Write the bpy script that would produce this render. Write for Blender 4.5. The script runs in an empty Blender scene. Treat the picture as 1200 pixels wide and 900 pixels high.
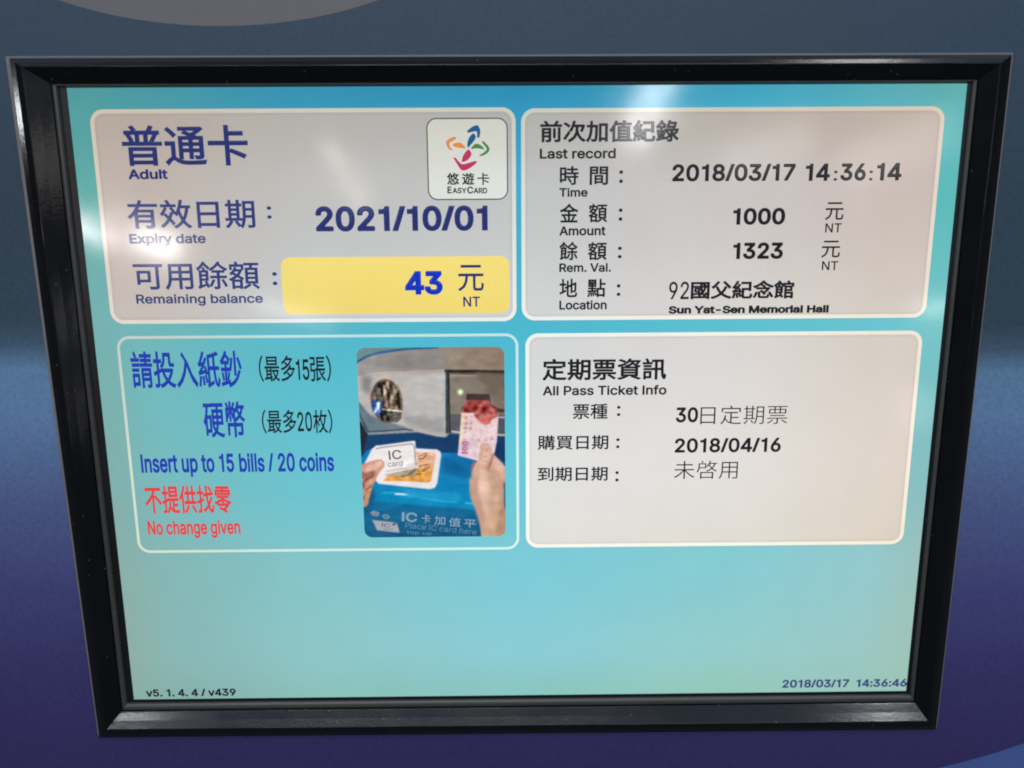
import bpy, bmesh, math, random
import numpy as np
from mathutils import Matrix, Vector

random.seed(7)
rng = np.random.default_rng(7)
MM = 0.001
scene = bpy.context.scene
COL = scene.collection

# ---------------------------------------------------------------- place, camera, light
# Everything is measured in millimetres on the face of the display: x right, y up the face, z out of it.
# The face leans back 25 degrees and its middle is 1.25 m above the floor.
PLACE = Matrix.Translation((0, 0, 1.25)) @ Matrix.Rotation(math.radians(65), 4, 'X')
CAM_ROT = [[0.999933,0.00795,-0.008441],[-0.006059,0.978924,0.204133],[0.009886,-0.204069,0.978907]]
CAM_LOC = [-5.535,72.471,293.992]

cam_data = bpy.data.cameras.new('camera')
cam_data.sensor_width = 36.0
cam_data.lens = 970.0 / 1200.0 * 36.0
cam_data.clip_start = 0.01
cam_data.clip_end = 50.0
cam = bpy.data.objects.new('camera', cam_data)
COL.objects.link(cam)
m = Matrix.Identity(4)
for i in range(3):
    for j in range(3):
        m[i][j] = CAM_ROT[i][j]
    m[i][3] = CAM_LOC[i] * MM
cam.matrix_world = PLACE @ m
cam_data.dof.use_dof = True
cam_data.dof.focus_distance = 0.302
cam_data.dof.aperture_fstop = 9.0
scene.camera = cam

world = bpy.data.worlds.new('World')
scene.world = world
world.use_nodes = True
# the hall: a pale lit ceiling above, a dark floor and far walls below
wt = world.node_tree
w_tc = wt.nodes.new('ShaderNodeTexCoord'); w_sep = wt.nodes.new('ShaderNodeSeparateXYZ'); w_ramp = wt.nodes.new('ShaderNodeValToRGB')
wt.links.new(w_tc.outputs['Generated'], w_sep.inputs[0]); wt.links.new(w_sep.outputs['Z'], w_ramp.inputs[0])
w_ramp.color_ramp.elements[0].position = 0.40; w_ramp.color_ramp.elements[0].color = (0.05, 0.055, 0.06, 1)
w_ramp.color_ramp.elements[1].position = 0.70; w_ramp.color_ramp.elements[1].color = (0.52, 0.64, 0.90, 1)
e_ = w_ramp.color_ramp.elements.new(0.84); e_.color = (0.50, 0.60, 0.80, 1)
e_ = w_ramp.color_ramp.elements.new(0.97); e_.color = (0.22, 0.26, 0.32, 1)  # overhead stop dimmed, band below kept bright: shaped for the frame's reflections
wt.links.new(w_ramp.outputs[0], wt.nodes['Background'].inputs['Color'])
wt.nodes['Background'].inputs['Strength'].default_value = 1.0

vs = scene.view_settings
scene.display_settings.display_device = 'sRGB'
vs.view_transform = 'Standard'; vs.look = 'None'; vs.exposure = 0; vs.gamma = 1; vs.use_curve_mapping = False
scene.cycles.filter_width = 1.9
scene.cycles.use_denoising = True
scene.cycles.sample_clamp_indirect = 4.0

def lamp(name, pos, aim, sx, sy, power, color=(1, 1, 1), roll=0.0):
    """one lamp of the hall, in millimetres on the display's own axes"""
    d = bpy.data.lights.new(name, 'AREA')
    d.shape = 'RECTANGLE'; d.size = sx * MM; d.size_y = sy * MM
    d.energy = power; d.color = color
    o = bpy.data.objects.new(name, d); COL.objects.link(o)
    p = Vector(pos) * MM; a = Vector(aim) * MM
    zz = (p - a).normalized(); xx = Vector((0, 1, 0)).cross(zz).normalized(); yy = zz.cross(xx)
    q = Matrix((xx, yy, zz)).transposed().to_4x4()
    o.matrix_world = PLACE @ Matrix.Translation(p) @ q @ Matrix.Rotation(math.radians(roll), 4, 'Z')
    return o

# ceiling strips overhead
lamp('ceiling_strip_light', (200, 2100, 1500), (0, 0, 0), 1500, 160, 7, (0.93, 0.97, 1.0))
lamp('ceiling_strip_light', (-300, 1500, 2300), (0, 0, 0), 1400, 120, 5, (1.0, 0.97, 0.93))
lamp('ceiling_spot', (-1280, 1214, 2280), (0, 0, 0), 110, 60, 2.4, (0.97, 0.98, 1.0))
lamp('ceiling_spot', (1270, 1214, 2280), (0, 0, 0), 90, 60, 1.8, (0.97, 0.98, 1.0))
lamp('ceiling_spot', (930, 2018, 850), (0, 0, 0), 520, 50, 3.2, (0.97, 0.98, 1.0))
lamp('wall_lamp', (-2150, 290, 190), (0, 0, 0), 90, 60, 0.8, (0.97, 0.98, 1.0))
lamp('far_ceiling_tube', (0, 1000, 2950), (0, 0, 0), 2600, 90, 5, (0.97, 0.98, 1.0))
# the far lamps of the hall that the glass mirrors
lamp('hall_lamp', (-1317, 36, 2324), (0, 0, 0), 200, 34, 1.0, (1.0, 0.82, 0.86), -25)
lamp('hall_lamp', (-1120, -20, 2409), (0, 0, 0), 140, 70, 0.95, (1.0, 0.97, 0.96), -20)
lamp('hall_lamp', (545, 470, 2940), (0, 0, 0), 105, 330, 2.0, (0.96, 0.97, 1.0), -24)
lamp('hall_lamp', (1000, 300, 2956), (0, 0, 0), 330, 130, 0.38, (1.0, 0.95, 0.92), 16)
lamp('hall_lamp', (1500, 300, 2956), (0, 0, 0), 420, 170, 0.6, (1.0, 0.95, 0.92), 22)
lamp('hall_lamp', (1354, -233, 2288), (0, 0, 0), 120, 26, 0.16, (1.0, 1.0, 1.0), 8)
lamp('hall_lamp', (1330, -560, 2300), (0, 0, 0), 90, 120, 0.10, (1.0, 0.97, 0.95), 0)
lamp('hall_lamp', (-604, 212, 2947), (0, 0, 0), 60, 280, 0.34, (1.0, 0.88, 0.82), 30)
lamp('hall_lamp', (-716, -260, 2503), (0, 0, 0), 260, 30, 0.22, (1.0, 0.97, 0.92), -18)

# ---------------------------------------------------------------- helpers
def lin(c):
    c = np.asarray(c, float) / 255.0
    return np.where(c <= 0.04045, c / 12.92, ((c + 0.055) / 1.055) ** 2.4)

def link(name, me, parent=None, mat=None):
    o = bpy.data.objects.new(name, me)
    COL.objects.link(o)
    if parent is not None:
        o.parent = parent
    if mat is not None:
        me.materials.clear(); me.materials.append(mat)
    return o

def mesh(name, verts, faces, parent=None, mat=None, smooth=False):
    me = bpy.data.meshes.new(name)
    me.from_pydata([tuple(v) for v in (np.asarray(verts, float) * MM)], [], faces)
    me.update()
    if smooth:
        for p in me.polygons: p.use_smooth = True
    return link(name, me, parent, mat)

def root(name, label, cat):
    o = bpy.data.objects.new(name, None); COL.objects.link(o)
    o.matrix_world = PLACE
    o.empty_display_size = 0.05
    o['label'] = label; o['category'] = cat
    return o

def new_mat(name):
    mt = bpy.data.materials.new(name); mt.use_nodes = True
    return mt, mt.node_tree, mt.node_tree.nodes['Principled BSDF']

def node(nt, typ, **kw):
    n = nt.nodes.new(typ)
    for k, v in kw.items():
        setattr(n, k, v)
    return n

def mathn(nt, op, a, b=None):
    n = nt.nodes.new('ShaderNodeMath'); n.operation = op
    for i, v in enumerate((a, b)):
        if v is None: continue
        if isinstance(v, (int, float)): n.inputs[i].default_value = v
        else: nt.links.new(v, n.inputs[i])
    return n.outputs[0]

# ---------------------------------------------------------------- materials
SCREEN_SPEC = 0.5
def lcd_material():
    """lit pixels behind satin glass: the picture is the face's own colour attribute"""
    mt, nt, b = new_mat('lit_lcd_glass')
    at = node(nt, 'ShaderNodeAttribute', attribute_name='Col')
    tc = node(nt, 'ShaderNodeTexCoord')
    n1 = node(nt, 'ShaderNodeTexNoise'); n1.inputs['Scale'].default_value = 1500; n1.inputs['Detail'].default_value = 1
    n2 = node(nt, 'ShaderNodeTexNoise'); n2.inputs['Scale'].default_value = 60; n2.inputs['Detail'].default_value = 3
    wv = node(nt, 'ShaderNodeTexWave', wave_type='BANDS', bands_direction='Y'); wv.inputs['Scale'].default_value = 530
    for n in (n1, n2, wv): nt.links.new(tc.outputs['Object'], n.inputs['Vector'])
    v = mathn(nt, 'MULTIPLY_ADD', n1.outputs['Fac'], 0.10); v.node.inputs[2].default_value = 0.945
    w = mathn(nt, 'MULTIPLY_ADD', n2.outputs['Fac'], 0.06); w.node.inputs[2].default_value = -0.03
    s = mathn(nt, 'MULTIPLY_ADD', wv.outputs['Fac'], 0.08); s.node.inputs[2].default_value = -0.04
    k = mathn(nt, 'ADD', mathn(nt, 'ADD', v, w), s)
    b.inputs['Base Color'].default_value = (0.006, 0.006, 0.007, 1)
    b.inputs['Roughness'].default_value = 0.15
    b.inputs['Specular IOR Level'].default_value = SCREEN_SPEC
    nt.links.new(at.outputs['Color'], b.inputs['Emission Color'])
    nt.links.new(k, b.inputs['Emission Strength'])
    # wipe marks change the gloss a little
    r = mathn(nt, 'MULTIPLY_ADD', n2.outputs['Fac'], 0.10); r.node.inputs[2].default_value = 0.045
    nt.links.new(r, b.inputs['Roughness'])
    return mt
LCD = lcd_material()

def plastic(name, base, rough, spec=0.5, bump=0.15, scale=900, streak=True):
    mt, nt, b = new_mat(name)
    tc = node(nt, 'ShaderNodeTexCoord')
    n1 = node(nt, 'ShaderNodeTexNoise'); n1.inputs['Scale'].default_value = scale; n1.inputs['Detail'].default_value = 3
    n2 = node(nt, 'ShaderNodeTexNoise'); n2.inputs['Scale'].default_value = 45; n2.inputs['Detail'].default_value = 6
    n2.inputs['Roughness'].default_value = 0.7
    nt.links.new(tc.outputs['Object'], n1.inputs['Vector']); nt.links.new(tc.outputs['Object'], n2.inputs['Vector'])
    cr = node(nt, 'ShaderNodeMixRGB'); cr.inputs[1].default_value = (*base, 1); cr.inputs[2].default_value = (*[c * 1.6 + 0.004 for c in base], 1)
    nt.links.new(mathn(nt, 'MULTIPLY', n2.outputs['Fac'], 0.7), cr.inputs[0])
    nt.links.new(cr.outputs[0], b.inputs['Base Color'])
    vo = node(nt, 'ShaderNodeTexVoronoi'); vo.inputs['Scale'].default_value = 260
    nt.links.new(tc.outputs['Object'], vo.inputs['Vector'])
    dust = mathn(nt, 'MULTIPLY', mathn(nt, 'LESS_THAN', vo.outputs['Distance'], 0.07), mathn(nt, 'GREATER_THAN', n2.outputs['Fac'], 0.5))
    dm = node(nt, 'ShaderNodeMixRGB'); dm.inputs[2].default_value = (0.22, 0.21, 0.20, 1)
    nt.links.new(mathn(nt, 'MULTIPLY', dust, 0.5), dm.inputs[0]); nt.links.new(cr.outputs[0], dm.inputs[1]); nt.links.new(dm.outputs[0], b.inputs['Base Color'])
    r = mathn(nt, 'MULTIPLY_ADD', n2.outputs['Fac'], 0.16); r.node.inputs[2].default_value = rough - 0.08
    nt.links.new(r, b.inputs['Roughness'])
    b.inputs['Specular IOR Level'].default_value = spec
    bp = node(nt, 'ShaderNodeBump'); bp.inputs['Strength'].default_value = bump; bp.inputs['Distance'].default_value = 0.0001
    nt.links.new(n1.outputs['Fac'], bp.inputs['Height']); nt.links.new(bp.outputs['Normal'], b.inputs['Normal'])
    return mt
BLACK = plastic('black_frame_plastic', (0.004, 0.0045, 0.006), 0.14, 0.36)
RUBBER = plastic('dark_grey_gasket_rubber', (0.055, 0.053, 0.046), 0.34, 0.7)
MASK = plastic('black_screen_border', (0.006, 0.006, 0.007), 0.35)
TRIM = plastic('dull_metal_trim', (0.20, 0.185, 0.17), 0.45, 0.6)
INSIDE = plastic('dark_housing', (0.01, 0.01, 0.01), 0.6)

def panel_material():
    """printed front of the machine: slate blue above, a soft step, then blue running into violet"""
    mt, nt, b = new_mat('printed_machine_front')
    tc = node(nt, 'ShaderNodeTexCoord'); sx = node(nt, 'ShaderNodeSeparateXYZ')
    nt.links.new(tc.outputs['Object'], sx.inputs[0])
    # the step climbs a little to the left
    y = mathn(nt, 'ADD', sx.outputs['Y'], mathn(nt, 'MULTIPLY', sx.outputs['X'], 0.012))
    t = mathn(nt, 'MULTIPLY_ADD', y, 1 / 0.32); t.node.inputs[2].default_value = 0.17 / 0.32
    ramp = node(nt, 'ShaderNodeValToRGB')
    nt.links.new(t, ramp.inputs[0])
    def col(c): return (*[float(v) for v in lin(c)], 1)
    stops = PANEL_STOPS
    el = ramp.color_ramp.elements
    while len(el) > 1: el.remove(el[-1])
    el[0].position = 0
    for i, (yy, c) in enumerate(stops):
        p = (yy + 170) / 320
        e = el[0] if i == 0 else el.new(p)
        e.position = p; e.color = col(c)
    n1 = node(nt, 'ShaderNodeTexNoise'); n1.inputs['Scale'].default_value = 700; n1.inputs['Detail'].default_value = 2
    n2 = node(nt, 'ShaderNodeTexNoise'); n2.inputs['Scale'].default_value = 14; n2.inputs['Detail'].default_value = 4
    nt.links.new(tc.outputs['Object'], n1.inputs['Vector']); nt.links.new(tc.outputs['Object'], n2.inputs['Vector'])
    mx = node(nt, 'ShaderNodeMixRGB', blend_type='MULTIPLY'); mx.inputs[0].default_value = 1
    g = mathn(nt, 'ADD', mathn(nt, 'MULTIPLY', n1.outputs['Fac'], 0.50), mathn(nt, 'MULTIPLY', n2.outputs['Fac'], 0.20))
    g = mathn(nt, 'ADD', g, 0.65)
    cb = node(nt, 'ShaderNodeCombineXYZ')
    for i in range(3): nt.links.new(g, cb.inputs[i])
    nt.links.new(ramp.outputs['Color'], mx.inputs[1]); nt.links.new(cb.outputs[0], mx.inputs[2])
    # a few dark specks of dirt
    vo = node(nt, 'ShaderNodeTexVoronoi'); vo.inputs['Scale'].default_value = 55
    nt.links.new(tc.outputs['Object'], vo.inputs['Vector'])
    sp = mathn(nt, 'LESS_THAN', vo.outputs['Distance'], 0.018)
    m2 = node(nt, 'ShaderNodeMixRGB'); m2.inputs[2].default_value = (0.02, 0.02, 0.025, 1)
    nt.links.new(mathn(nt, 'MULTIPLY', sp, 0.6), m2.inputs[0]); nt.links.new(mx.outputs[0], m2.inputs[1])
    nt.links.new(m2.outputs[0], b.inputs['Base Color'])
    b.inputs['Roughness'].default_value = 0.5
    bp = node(nt, 'ShaderNodeBump'); bp.inputs['Strength'].default_value = 0.1; bp.inputs['Distance'].default_value = 0.0001
    nt.links.new(n1.outputs['Fac'], bp.inputs['Height']); nt.links.new(bp.outputs['Normal'], b.inputs['Normal'])
    return mt
PANEL_STOPS = [(-170, (57, 50, 102)), (-140, (60, 53, 107)), (-105, (67, 62, 119)), (-70, (79, 80, 138)), (-35, (94, 111, 160)),
               (0, (114, 150, 192)), (16, (112, 150, 186)), (25, (73, 103, 124)), (34, (54, 81, 96)), (70, (51, 76, 92)), (150, (53, 78, 97))]
PANEL = panel_material()
GREYPRINT = plastic('warm_grey_print', (0.155, 0.152, 0.15), 0.5, 0.5, 0.1, 700)
BLUEPRINT = plastic('mid_blue_print', (0.068, 0.115, 0.31), 0.5, 0.5, 0.1, 700)

# ---------------------------------------------------------------- colours of the lit screen; view-angle darkening towards the top is painted in
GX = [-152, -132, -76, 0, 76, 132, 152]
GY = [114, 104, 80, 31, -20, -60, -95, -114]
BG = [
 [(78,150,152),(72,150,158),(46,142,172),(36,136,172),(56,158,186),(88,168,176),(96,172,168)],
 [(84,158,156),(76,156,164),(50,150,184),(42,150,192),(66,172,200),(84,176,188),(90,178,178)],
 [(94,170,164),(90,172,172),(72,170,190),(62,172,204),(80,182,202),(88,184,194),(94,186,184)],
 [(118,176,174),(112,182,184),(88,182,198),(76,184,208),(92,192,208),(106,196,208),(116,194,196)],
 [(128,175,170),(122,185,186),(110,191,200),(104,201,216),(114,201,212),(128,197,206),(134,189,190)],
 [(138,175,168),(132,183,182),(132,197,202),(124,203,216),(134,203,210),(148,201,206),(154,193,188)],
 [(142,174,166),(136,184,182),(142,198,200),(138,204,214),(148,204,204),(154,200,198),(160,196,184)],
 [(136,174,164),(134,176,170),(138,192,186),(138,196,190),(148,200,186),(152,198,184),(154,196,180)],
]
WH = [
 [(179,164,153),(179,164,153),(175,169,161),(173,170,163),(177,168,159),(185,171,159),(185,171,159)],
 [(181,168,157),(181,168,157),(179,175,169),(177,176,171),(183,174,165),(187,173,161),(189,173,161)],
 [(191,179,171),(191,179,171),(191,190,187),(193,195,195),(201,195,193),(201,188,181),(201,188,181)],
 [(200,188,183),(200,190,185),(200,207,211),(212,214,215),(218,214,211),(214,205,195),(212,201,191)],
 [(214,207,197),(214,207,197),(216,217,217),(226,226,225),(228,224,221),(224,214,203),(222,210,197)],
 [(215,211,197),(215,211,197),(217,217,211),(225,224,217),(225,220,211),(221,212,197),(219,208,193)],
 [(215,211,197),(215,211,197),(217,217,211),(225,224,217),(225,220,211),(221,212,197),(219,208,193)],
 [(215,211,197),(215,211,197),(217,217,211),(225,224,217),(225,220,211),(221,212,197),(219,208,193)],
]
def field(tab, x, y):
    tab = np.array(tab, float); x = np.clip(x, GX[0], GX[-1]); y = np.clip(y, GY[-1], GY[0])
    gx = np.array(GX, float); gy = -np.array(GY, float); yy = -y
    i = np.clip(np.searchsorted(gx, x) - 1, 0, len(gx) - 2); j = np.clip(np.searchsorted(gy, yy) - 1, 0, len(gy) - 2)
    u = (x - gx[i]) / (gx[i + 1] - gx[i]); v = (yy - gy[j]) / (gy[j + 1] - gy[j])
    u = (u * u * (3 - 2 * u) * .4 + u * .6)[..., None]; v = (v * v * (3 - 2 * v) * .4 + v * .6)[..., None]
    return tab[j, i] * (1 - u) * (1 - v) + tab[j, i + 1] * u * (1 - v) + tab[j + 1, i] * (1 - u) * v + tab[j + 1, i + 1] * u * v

LIFT = np.array([0.0, 0.0, 0.0])
def paint(o, fn):
    """store the lit colour of each vertex"""
    me = o.data; n = len(me.vertices)
    co = np.empty(n * 3); me.vertices.foreach_get('co', co); co = co.reshape(-1, 3) / MM
    c = lin(np.clip(fn(co[:, 0], co[:, 1]), 0, 255)) - LIFT
    a = me.color_attributes.new('Col', 'FLOAT_COLOR', 'POINT')
    buf = np.ones((n, 4)); buf[:, :3] = np.clip(c, 0, None); a.data.foreach_set('color', buf.ravel())
    me.materials.clear(); me.materials.append(LCD)
    return o

INK = {'navy': (38, 48, 112), 'navy2': (48, 62, 124), 'navy3': (58, 68, 120), 'strong': (8, 52, 190), 'black': (26, 27, 31), 'blue': (34, 62, 172), 'red': (222, 70, 74),
       'bill': (168, 96, 128), 'cardink': (104, 90, 96), 'sign': (128, 158, 176), 'sign2': (92, 138, 160), 'logoblue': (22, 92, 142), 'logogreen': (66, 138, 56), 'logored': (190, 52, 96), 'logoorange': (228, 140, 70)}
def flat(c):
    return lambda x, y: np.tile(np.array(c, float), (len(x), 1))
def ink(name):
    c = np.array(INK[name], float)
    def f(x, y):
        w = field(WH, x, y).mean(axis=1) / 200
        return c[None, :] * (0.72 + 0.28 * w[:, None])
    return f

def rr(l, r, b, t, rad, n=10):
    pts = []
    for cx, cy, a0 in ((r - rad, t - rad, 0), (l + rad, t - rad, 90), (l + rad, b + rad, 180), (r - rad, b + rad, 270)):
        for k in range(n + 1):
            a = math.radians(a0 + 90 * k / n); pts.append((cx + rad * math.cos(a), cy + rad * math.sin(a)))
    return pts

def sheet(name, l, r, b, t, z, rad, step, fn, parent):
    """a thin lit rectangle with round corners, gridded so its colour can vary across it"""
    nx = max(2, int((r - l) / step)); ny = max(2, int((t - b) / step))
    X, Y = np.meshgrid(np.linspace(l, r, nx + 1), np.linspace(b, t, ny + 1))
    x = X.ravel().copy(); y = Y.ravel().copy()
    dx = np.minimum(x - (l + rad), 0) + np.maximum(x - (r - rad), 0); dy = np.minimum(y - (b + rad), 0) + np.maximum(y - (t - rad), 0)
    d = np.hypot(dx, dy); out = d > rad
    inside_cell = d <= rad + step * 1.5
    s = np.where(out, rad / np.maximum(d, 1e-9), 1)
    x = x - dx * (1 - s); y = y - dy * (1 - s)
    vs_ = np.stack([x, y, np.full_like(x, z)], 1)
    idx = np.arange((nx + 1) * (ny + 1)).reshape(ny + 1, nx + 1)
    f = np.stack([idx[:-1, :-1], idx[:-1, 1:], idx[1:, 1:], idx[1:, :-1]], -1).reshape(-1, 4)
    keep = (~out[f]).any(axis=1)
    f = f[keep]
    used = np.unique(f); remap = -np.ones(len(vs_), int); remap[used] = np.arange(len(used))
    o = mesh(name, vs_[used], remap[f].tolist(), parent)
    return paint(o, fn)

def ring(name, outer, inner, z, fn, parent, mat=None):
    n = len(outer)
    v = [(x, y, z) for x, y in outer] + [(x, y, z) for x, y in inner]
    f = [(i, (i + 1) % n, n + (i + 1) % n, n + i) for i in range(n)]
    o = mesh(name, v, f, parent, mat)
    return paint(o, fn) if fn else o

def ring_dense(l, r, b, t, rad, w, n=10, step=12):
    """matching outer and inner outlines with extra points along the sides"""
    def dens(l, r, b, t, rad):
        c = rr(l, r, b, t, rad, n); out = []
        for k in range(len(c)):
            p, q = c[k], c[(k + 1) % len(c)]
            if k % (n + 1) == n:
                m_ = 12
                out += [(p[0] + (q[0] - p[0]) * i / m_, p[1] + (q[1] - p[1]) * i / m_) for i in range(m_)]
            else:
                out.append(p)
        return out
    return dens(l, r, b, t, rad), dens(l + w, r - w, b + w, t - w, max(rad - w, .3))

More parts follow.
